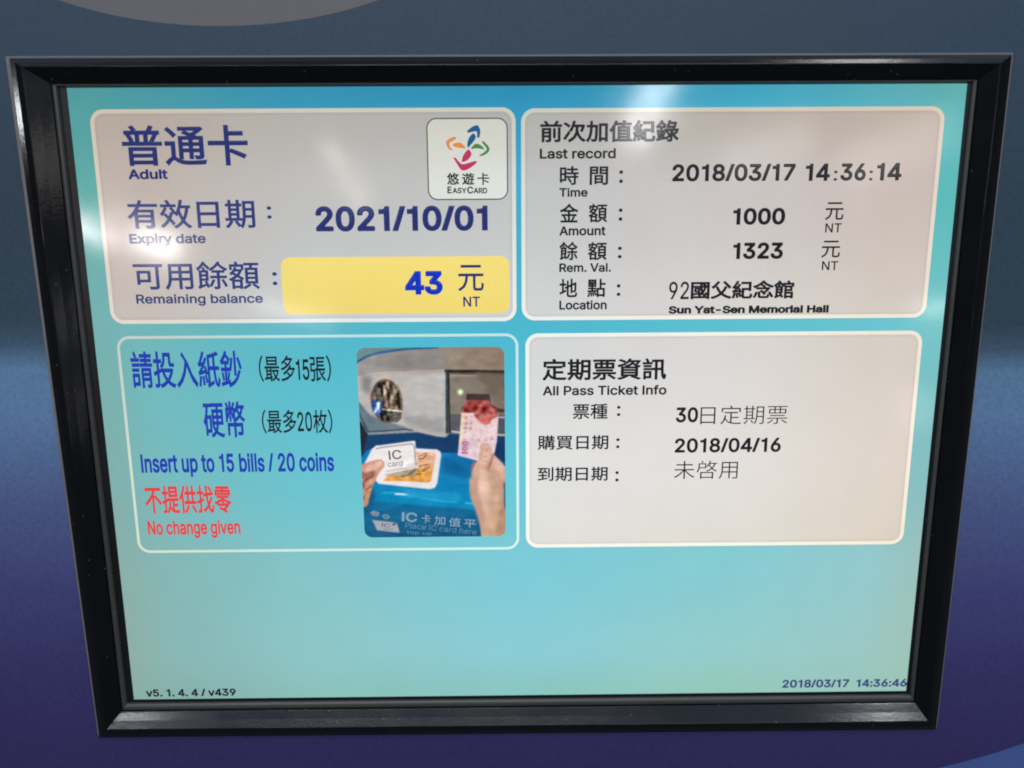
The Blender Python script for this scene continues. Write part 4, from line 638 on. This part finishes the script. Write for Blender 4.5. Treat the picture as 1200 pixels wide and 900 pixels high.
[[6,104,160],0,"y",2,[[-28.68,-15.66],[-18.32,-17.72],[-18.43,-24.33],[-28.85,-22.9]]],
[[30,40,60],0,"y",1,[[-38.68,-20.21],[-41.25,-22.64],[-44.4,-23.43],[-44.33,-23.75],[-41.11,-22.93],[-38.47,-20.46]]],
[[52,0.35,1.6],0,"n",1,[[-43.47,5.15],[-43.8,2.79],[-44.6,0.65],[-45.8,-1.04],[-47.27,-2.13],[-48.87,-2.49],[-50.44,-2.1],[-51.83,-0.99],[-52.9,0.72],[-53.55,2.87],[-53.7,5.23],[-53.36,7.59],[-52.55,9.7],[-51.35,11.37],[-49.89,12.44],[-48.31,12.79],[-46.75,12.41],[-45.36,11.32],[-44.29,9.64],[-43.64,7.51]]],
[[26,0.3,0.3],0,"n",1,[[-43.32,5.15],[-43.65,2.78],[-44.48,0.65],[-45.7,-1.04],[-47.22,-2.13],[-48.87,-2.49],[-50.49,-2.1],[-51.93,-0.99],[-53.03,0.72],[-53.69,2.87],[-53.86,5.24],[-53.5,7.59],[-52.67,9.7],[-51.44,11.37],[-49.94,12.44],[-48.31,12.79],[-46.7,12.41],[-45.27,11.32],[-44.17,9.64],[-43.49,7.51]]],
[[7,0.4,0.4],0,"n",1,[[-21.46,0.49],[-8.68,0.38],[-9.76,-13.87],[-17.05,-17.08],[-23.0,-15.06]]],
[[26,0.6,0.5],0,"n",1,[[-20.13,4.95],[-11.43,4.88],[-8.67,1.02],[-9.33,-2.19],[-15.57,-2.13],[-20.82,1.12]]],
[[4.5,0.8,0.8],0,"n",1,[[-14.78,-12.51],[-10.69,-12.55],[-5.72,-20.14],[-5.93,-47.69],[-14.62,-47.6],[-18.83,-29.31]]],
[[7,0.6,0.6],0,"n",1,[[-58.4,-19.0],[-51.08,-17.1],[-50.55,-19.73],[-54.95,-27.3],[-57.81,-34.97]]],
[[3.5,1.2,0.6],0,"n",1,[[-57.77,24.13],[-5.99,23.73],[-6.24,-6.41],[-59.09,-5.95]]],
[[12,0.5,0.4],0,"n",1,[[-50.74,-25.02],[-38.4,-14.26],[-31.49,-14.65],[-33.66,-25.51]]],
[[3.5,1.8,0.7],0,"n",1,[[-58.5,-14.08],[-6.27,-9.66],[-6.57,-47.34],[-57.98,-46.82]]],
]

CJK_CACHE = {}
def latin_curve(s):
    """outlines of upright sans letters, 1000 units to the em"""
    cu = bpy.data.curves.new('letters', 'CURVE'); cu.dimensions = '2D'; cu.fill_mode = 'BOTH'; cu.resolution_u = 4
    x0 = 0
    for ch in s:
        adv, sp = GLYPHS[ch]
        for pts in sp:
            b = cu.splines.new('POLY'); n = len(pts) // 2; b.points.add(n - 1); b.use_cyclic_u = True
            for k in range(n):
                b.points[k].co = ((pts[2 * k] + x0) / 1000, pts[2 * k + 1] / 1000, 0, 1)
        x0 += adv
    return cu

def cjk_curve(s):
    cu = bpy.data.curves.new('characters', 'FONT'); cu.body = s; cu.resolution_u = 3; cu.fill_mode = 'BOTH'
    return cu

def lettering(kind, s, x0, x1, y0, y1, z, bold, colour, rot, parent):
    cu = latin_curve(s) if kind == 'l' else cjk_curve(s)
    if bold > 0:
        cu.bevel_depth = bold; cu.bevel_resolution = 0
    elif bold < 0:
        cu.offset = bold
    tmp = bpy.data.objects.new('tmp', cu); COL.objects.link(tmp)
    bpy.context.view_layer.update()
    dg = bpy.context.evaluated_depsgraph_get()
    me = bpy.data.meshes.new_from_object(tmp.evaluated_get(dg))
    bpy.data.objects.remove(tmp); bpy.data.curves.remove(cu)
    n = len(me.vertices); co = np.empty(n * 3); me.vertices.foreach_get('co', co); co = co.reshape(-1, 3)
    mn = co.min(0); mxx = co.max(0); sp = np.maximum(mxx - mn, 1e-9)
    co[:, 0] = x0 + (co[:, 0] - mn[0]) / sp[0] * (x1 - x0)
    co[:, 1] = y0 + (co[:, 1] - mn[1]) / sp[1] * (y1 - y0)
    co[:, 2] = z + ((co[:, 2] - mn[2]) / sp[2] * 0.03 if bold > 0 else 0)
    if rot:
        a = math.radians(rot); cx, cy = (x0 + x1) / 2, (y0 + y1) / 2
        dx, dy = co[:, 0] - cx, co[:, 1] - cy
        co[:, 0] = cx + dx * math.cos(a) - dy * math.sin(a); co[:, 1] = cy + dx * math.sin(a) + dy * math.cos(a)
    me.vertices.foreach_set('co', (co * MM).ravel())
    me.name = 'lettering'; me.update()
    return paint(link('lettering', me, parent), ink(colour))

# ---------------------------------------------------------------- the machine front (a sheet with the display opening cut out)
front = root('machine_front_panel', 'slate blue to violet printed machine front behind the black framed screen', 'machine panel')
OUT = [(-420, 330), (420, 330), (420, -330), (-420, -330)]
HOLE = [(-158, 117), (157, 117), (157, -121), (-158, -121)]
v = []
for z in (1.0, -1.5):
    v += [(x, y, z) for x, y in OUT] + [(x, y, z) for x, y in HOLE]
f = []
for i in range(4):
    j = (i + 1) % 4
    f.append((i, 4 + i, 4 + j, j)); f.append((8 + i, 8 + j, 12 + j, 12 + i))
    f.append((i, j, 8 + j, 8 + i)); f.append((4 + i, 12 + i, 12 + j, 4 + j))
mesh('panel_sheet', v, f, front, PANEL)
# big warm grey oval printed above the screen
pts = [(-98 + 92 * math.cos(2 * math.pi * k / 96), 178.2 + 45.2 * math.sin(2 * math.pi * k / 96)) for k in range(96)]
mesh('printed_oval', [(x, y, 1.05) for x, y in pts], [tuple(range(96))], front, GREYPRINT)
# blue sweep printed at the lower right
cv = [(-419, -268), (-240, -228), (-80, -190), (40, -168), (80, -163.5), (120, -157.5), (150, -151.8), (167.8, -147.9), (184.6, -143.1), (201, -137.2), (240, -121), (300, -92), (380, -45), (419, -18)]
dense = []
for k in range(len(cv) - 1):
    for i in range(6):
        t = i / 6; p0 = cv[max(k - 1, 0)]; p1 = cv[k]; p2 = cv[k + 1]; p3 = cv[min(k + 2, len(cv) - 1)]
        dense.append(tuple(0.5 * (2 * p1[a] + (p2[a] - p0[a]) * t + (2 * p0[a] - 5 * p1[a] + 4 * p2[a] - p3[a]) * t * t + (3 * p1[a] - p0[a] - 3 * p2[a] + p3[a]) * t ** 3) for a in (0, 1)))
dense.append(cv[-1])
nd = len(dense)
mesh('printed_sweep', [(x, y, 1.05) for x, y in dense] + [(x, -329, 1.05) for x, y in dense], [(i + 1, i, nd + i, nd + i + 1) for i in range(nd - 1)], front, BLUEPRINT)

# ---------------------------------------------------------------- the display
disp = root('display_screen', 'bright cyan ticket machine screen in a chunky glossy black frame', 'display screen')

# frame rings: corners TL TR BR BL and height
def ringpts(tl, tr, br, bl, z): return [(*tl, z), (*tr, z), (*br, z), (*bl, z)]
def lerp_ring(a, b, t, dz=0): return [tuple(a[i][k] + (b[i][k] - a[i][k]) * t + (dz if k == 2 else 0) for k in range(3)) for i in range(4)]
trim_o = ringpts((-170.4, 123.9), (165.7, 123.6), (165.1, -129.3), (-167.0, -128.5), 1.02)
trim_t = ringpts((-170.2, 123.7), (165.5, 123.4), (164.9, -129.1), (-166.8, -128.3), 1.7)
base0 = ringpts((-168.7, 123.1), (164.8, 122.8), (164.3, -129.7), (-166.1, -129.0), 1.02)
base1 = [(x, y, 2.3) for x, y, z in base0]
ridge = ringpts((-163.9, 120.1), (160.2, 119.7), (159.7, -124.7), (-161.7, -124.2), 4.5)
groove = ringpts((-156.9, 115.2), (155.3, 115.2), (155.3, -118.7), (-156.9, -118.7), 0.9)
ga = lerp_ring(ridge, groove, 0.94)
ca = lerp_ring(base1, ridge, 0.92, .06); cb = lerp_ring(ridge, groove, 0.05)
crest = []
for q_ in range(8):
    t_ = q_ / 7
    crest.append([tuple((1 - t_) ** 2 * ca[i][k] + 2 * t_ * (1 - t_) * ridge[i][k] + t_ * t_ * cb[i][k] for k in range(3)) for i in range(4)])
seq = [base0, base1, lerp_ring(base1, ridge, 0.03, .12), lerp_ring(base1, ridge, 0.5, .28), *crest, lerp_ring(ridge, groove, 0.5, -.03), ga, groove, [(x, y, -0.15) for x, y, z in groove]]
def bead(t):  # a rounded rubber bead between groove and black border
    o = (-156.7, 115.1, 155.1, -118.5); i = (-154.6, 114.25, 153.4, -115.4)
    s = 0.5 - 0.5 * math.cos(math.pi * t); z = 0.15 + 1.15 * math.sin(math.pi * t)
    l, tt, r, b = [o[k] + (i[k] - o[k]) * s for k in range(4)]
    return ringpts((l, tt), (r, tt), (r, b), (l, b), z)
beads = [[(x, y, -0.15) for x, y, z in bead(0)]] + [bead(k / 6) for k in range(7)] + [[(x, y, -0.15) for x, y, z in bead(1)]]

def side(name, rings, k, parent, mat, nseg=24, wob=0.0):
    """one mitred length of moulding: side k of the nested rings"""
    vv, ff = [], []
    j = (k + 1) % 4
    for ri, rg in enumerate(rings):
        a, b = np.array(rg[k]), np.array(rg[j])
        for s in range(nseg + 1):
            p = a + (b - a) * s / nseg
            if wob and 0 < ri < len(rings) - 1:
                p = p + np.array([0, 0, wob * math.sin(s * 1.7 + k * 2.1) * math.sin(s * .6 + ri)])
            vv.append(p)
    n = nseg + 1
    for ri in range(len(rings) - 1):
        for s in range(nseg):
            ff.append((ri * n + s, (ri + 1) * n + s, (ri + 1) * n + s + 1, ri * n + s + 1))
    # close the back and both mitred ends
    last = (len(rings) - 1) * n
    ff.append(tuple([s for s in range(n)] + [last + s for s in range(n - 1, -1, -1)]))
    ff.append(tuple(ri * n for ri in range(len(rings) - 1, -1, -1)))
    ff.append(tuple(ri * n + n - 1 for ri in range(len(rings))))
    o = mesh(name, vv, ff, parent, mat)
    return o

for k in range(4):
    rail = side('frame_rail', seq, k, disp, BLACK, wob=0.003)
    side('trim_strip', [trim_o, trim_t, [(x, y, 1.7) for x, y, z in lerp_ring(trim_t, base0, 1.15)], [(x, y, 1.02) for x, y, z in lerp_ring(trim_t, base0, 1.15)]], k, rail, TRIM)
    side('gasket', beads, k, rail, RUBBER)

# black border round the lit area, the housing behind it
def slab_ring(name, o, i, z0, z1, parent, mat):
    v = []
    for z in (z1, z0):
        v += [(o[0], o[3], z), (o[1], o[3], z), (o[1], o[2], z), (o[0], o[2], z), (i[0], i[3], z), (i[1], i[3], z), (i[1], i[2], z), (i[0], i[2], z)]
    f = []
    for a in range(4):
        b = (a + 1) % 4
        f += [(a, 4 + a, 4 + b, b), (8 + a, 8 + b, 12 + b, 12 + a), (a, b, 8 + b, 8 + a), (4 + a, 12 + a, 12 + b, 4 + b)]
    return mesh(name, v, f, parent, mat)
slab_ring('screen_border', (-160, 158, -121, 118), (-152.05, 152.05, -114.05, 114.05), -1.2, -0.1, disp, MASK)
bm = bmesh.new()
bmesh.ops.create_cube(bm, size=1)
for w in bm.verts: w.co = Vector((w.co.x * 312 - 1, w.co.y * 234 - 1.5, w.co.z * 28 - 16)) * MM
bmesh.ops.bevel(bm, geom=bm.edges[:], offset=0.002, segments=2, affect='EDGES')
me = bpy.data.meshes.new('housing'); bm.to_mesh(me); bm.free(); link('housing', me, disp, INSIDE)

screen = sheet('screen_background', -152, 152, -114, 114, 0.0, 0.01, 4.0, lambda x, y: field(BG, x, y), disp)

Z1, Z2, Z3, Z4, Z5 = 0.05, 0.09, 0.13, 0.17, 0.21
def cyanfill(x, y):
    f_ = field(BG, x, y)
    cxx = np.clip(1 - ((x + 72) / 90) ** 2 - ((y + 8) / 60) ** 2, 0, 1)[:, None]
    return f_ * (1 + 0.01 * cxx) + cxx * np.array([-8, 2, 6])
def border_col(x, y):
    w = field(WH, x, y); return np.clip(w * 1.07 + np.array([12, 13, 6]), 0, 250)
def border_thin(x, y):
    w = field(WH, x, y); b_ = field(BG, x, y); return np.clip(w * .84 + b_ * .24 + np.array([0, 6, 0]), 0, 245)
panels = []
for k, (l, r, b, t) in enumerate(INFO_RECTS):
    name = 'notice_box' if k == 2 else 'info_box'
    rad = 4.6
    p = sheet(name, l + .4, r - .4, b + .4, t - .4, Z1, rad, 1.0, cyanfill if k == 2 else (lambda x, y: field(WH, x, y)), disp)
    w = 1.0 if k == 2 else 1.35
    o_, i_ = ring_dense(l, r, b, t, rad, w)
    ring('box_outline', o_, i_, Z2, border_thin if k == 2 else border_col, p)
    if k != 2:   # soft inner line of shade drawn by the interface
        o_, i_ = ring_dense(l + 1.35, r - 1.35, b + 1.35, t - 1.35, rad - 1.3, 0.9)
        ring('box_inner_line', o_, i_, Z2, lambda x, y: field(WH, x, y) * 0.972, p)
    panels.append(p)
l, r, b, t = YELLOW_RECT
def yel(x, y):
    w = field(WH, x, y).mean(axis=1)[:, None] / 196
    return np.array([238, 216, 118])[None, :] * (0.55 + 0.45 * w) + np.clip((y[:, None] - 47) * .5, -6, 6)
sheet('amount_field', l, r, b, t, Z3, 3.2, 1.0, yel, panels[0])
l, r, b, t = BADGE_RECT
sheet('logo_badge', l, r, b, t, Z3, 3.4, 1.0, lambda x, y: np.clip(field(WH, x, y) * 1.11 + np.array([8, 10, 4]), 0, 255), panels[0])
o_, i_ = ring_dense(l, r, b, t, 3.4, 0.42)
ring('badge_outline', o_, i_, Z4, flat((84, 82, 80)), panels[0])

def smooth_poly(pts, sub=4):
    n = len(pts); out = []
    for k in range(n):
        p0, p1, p2, p3 = (np.array(pts[(k + d) % n][:2], float) for d in (-1, 0, 1, 2))
        for i in range(sub):
            t = i / sub
            out.append(tuple(0.5 * (2 * p1 + (p2 - p0) * t + (2 * p0 - 5 * p1 + 4 * p2 - p3) * t * t + (3 * p1 - p0 - 3 * p2 + p3) * t ** 3)))
    return out
for colour, pts in LOGO:
    q = smooth_poly(pts)
    paint(mesh('logo_stroke', [(x, y, Z4) for x, y in q], [tuple(range(len(q)))], panels[0]), ink(colour))

# ---------------------------------------------------------------- the little photograph shown inside the notice
def build_picture():
    l, r, b, t = PICTURE_RECT
    l -= .2; r += .2
    step = 0.2
    nx = int((r - l) / step); ny = int((t - b) / step)
    ss = 2
    W, H = (nx + 1) * ss, (ny + 1) * ss
    xs = l + (np.arange(W) + .5) / W * (r - l); ys = b + (np.arange(H) + .5) / H * (t - b)
    img = np.zeros((H, W, 3))
    def blur(a, s):
        k = np.exp(-0.5 * (np.arange(-int(3 * s) - 1, int(3 * s) + 2) / s) ** 2); k /= k.sum(); pad = len(k) // 2
        for ax in (0, 1):
            ap = np.pad(a, [(pad, pad) if i == ax else (0, 0) for i in range(a.ndim)], mode='edge')
            a = sum(k[i] * np.take(ap, range(i, i + a.shape[ax]), axis=ax) for i in range(len(k)))
        return a
    for c1, c2, axis, bl, pts in PAINT:
        p = np.array(pts, float)
        lo = p.min(0) - bl * 2 - .3; hi = p.max(0) + bl * 2 + .3
        i0, i1 = np.searchsorted(xs, (lo[0], hi[0])); j0, j1 = np.searchsorted(ys, (lo[1], hi[1]))
        if i1 <= i0 or j1 <= j0: continue
        X, Y = np.meshgrid(xs[i0:i1], ys[j0:j1])
        ins = np.zeros(X.shape, bool)
        for a in range(len(p)):
            x1, y1 = p[a]; x2, y2 = p[(a + 1) % len(p)]
            if y1 == y2: continue
            c = (Y > min(y1, y2)) & (Y <= max(y1, y2)) & (X < (Y - y1) * (x2 - x1) / (y2 - y1) + x1)
            ins ^= c
        al = ins.astype(float)
        if bl: al = blur(al, bl * 2.6)
        if axis == 'n':
            amp, sx_, sy_ = c1
            nn_ = rng.normal(0, 1, X.shape)
            for ax_, s_ in ((1, sx_), (0, sy_)):
                k_ = np.exp(-0.5 * (np.arange(-30, 31) * 0.1 / s_) ** 2); k_ /= k_.sum()
                ap_ = np.pad(nn_, [(30, 30) if i_ == ax_ else (0, 0) for i_ in (0, 1)], mode='wrap' if min(nn_.shape) > 30 else 'edge')
                nn_ = sum(k_[q_] * np.take(ap_, range(q_, q_ + nn_.shape[ax_]), axis=ax_) for q_ in range(61))
            nn_ = nn_ / (nn_.std() + 1e-9)
            img[j0:j1, i0:i1] += (al * nn_ * amp)[..., None] * np.array([1.0, .97, .9])
            continue
        col = np.array(c1, float)
        if c2:
            if axis == 'x': g = np.clip((X - p[:, 0].min()) / (np.ptp(p[:, 0]) + 1e-9), 0, 1)
            else: g = np.clip((p[:, 1].max() - Y) / (np.ptp(p[:, 1]) + 1e-9), 0, 1)
            col = col + (np.array(c2, float) - col) * g[..., None]
        img[j0:j1, i0:i1] = img[j0:j1, i0:i1] * (1 - al[..., None]) + col * al[..., None]
    img = img.reshape(ny + 1, ss, nx + 1, ss, 3).mean(axis=(1, 3))
    nz = blur(rng.normal(0, 1, (ny + 1, nx + 1)), 1.1); nz2 = blur(rng.normal(0, 1, (ny + 1, nx + 1)), 5)
    img = np.clip(img, 0, 255); img = blur(img, 0.9)
    img = img + (nz * 4.5 + nz2 * 12)[..., None]
    def look(x, y):
        fx = np.clip((x - l) / (r - l) * nx, 0, nx - 1e-3); fy = np.clip((y - b) / (t - b) * ny, 0, ny - 1e-3)
        i = fx.astype(int); j = fy.astype(int); u = (fx - i)[:, None]; v = (fy - j)[:, None]
        return img[j, i] * (1 - u) * (1 - v) + img[j, i + 1] * u * (1 - v) + img[j + 1, i] * (1 - u) * v + img[j + 1, i + 1] * u * v
    return sheet('instruction_photo', l, r, b, t, Z2 + .02, 3.0, step, look, disp)
picture = build_picture()

# ---------------------------------------------------------------- every line of lettering
for pan, kind, s, x0, x1, y0, y1, bold, colour, rot in TEXTS:
    parent = picture if pan == 10 else (panels[pan] if pan >= 0 else screen)
    lettering(kind, s, x0, x1, y0, y1, Z5 if pan in (0, 10) else Z3, bold, colour, rot, parent)
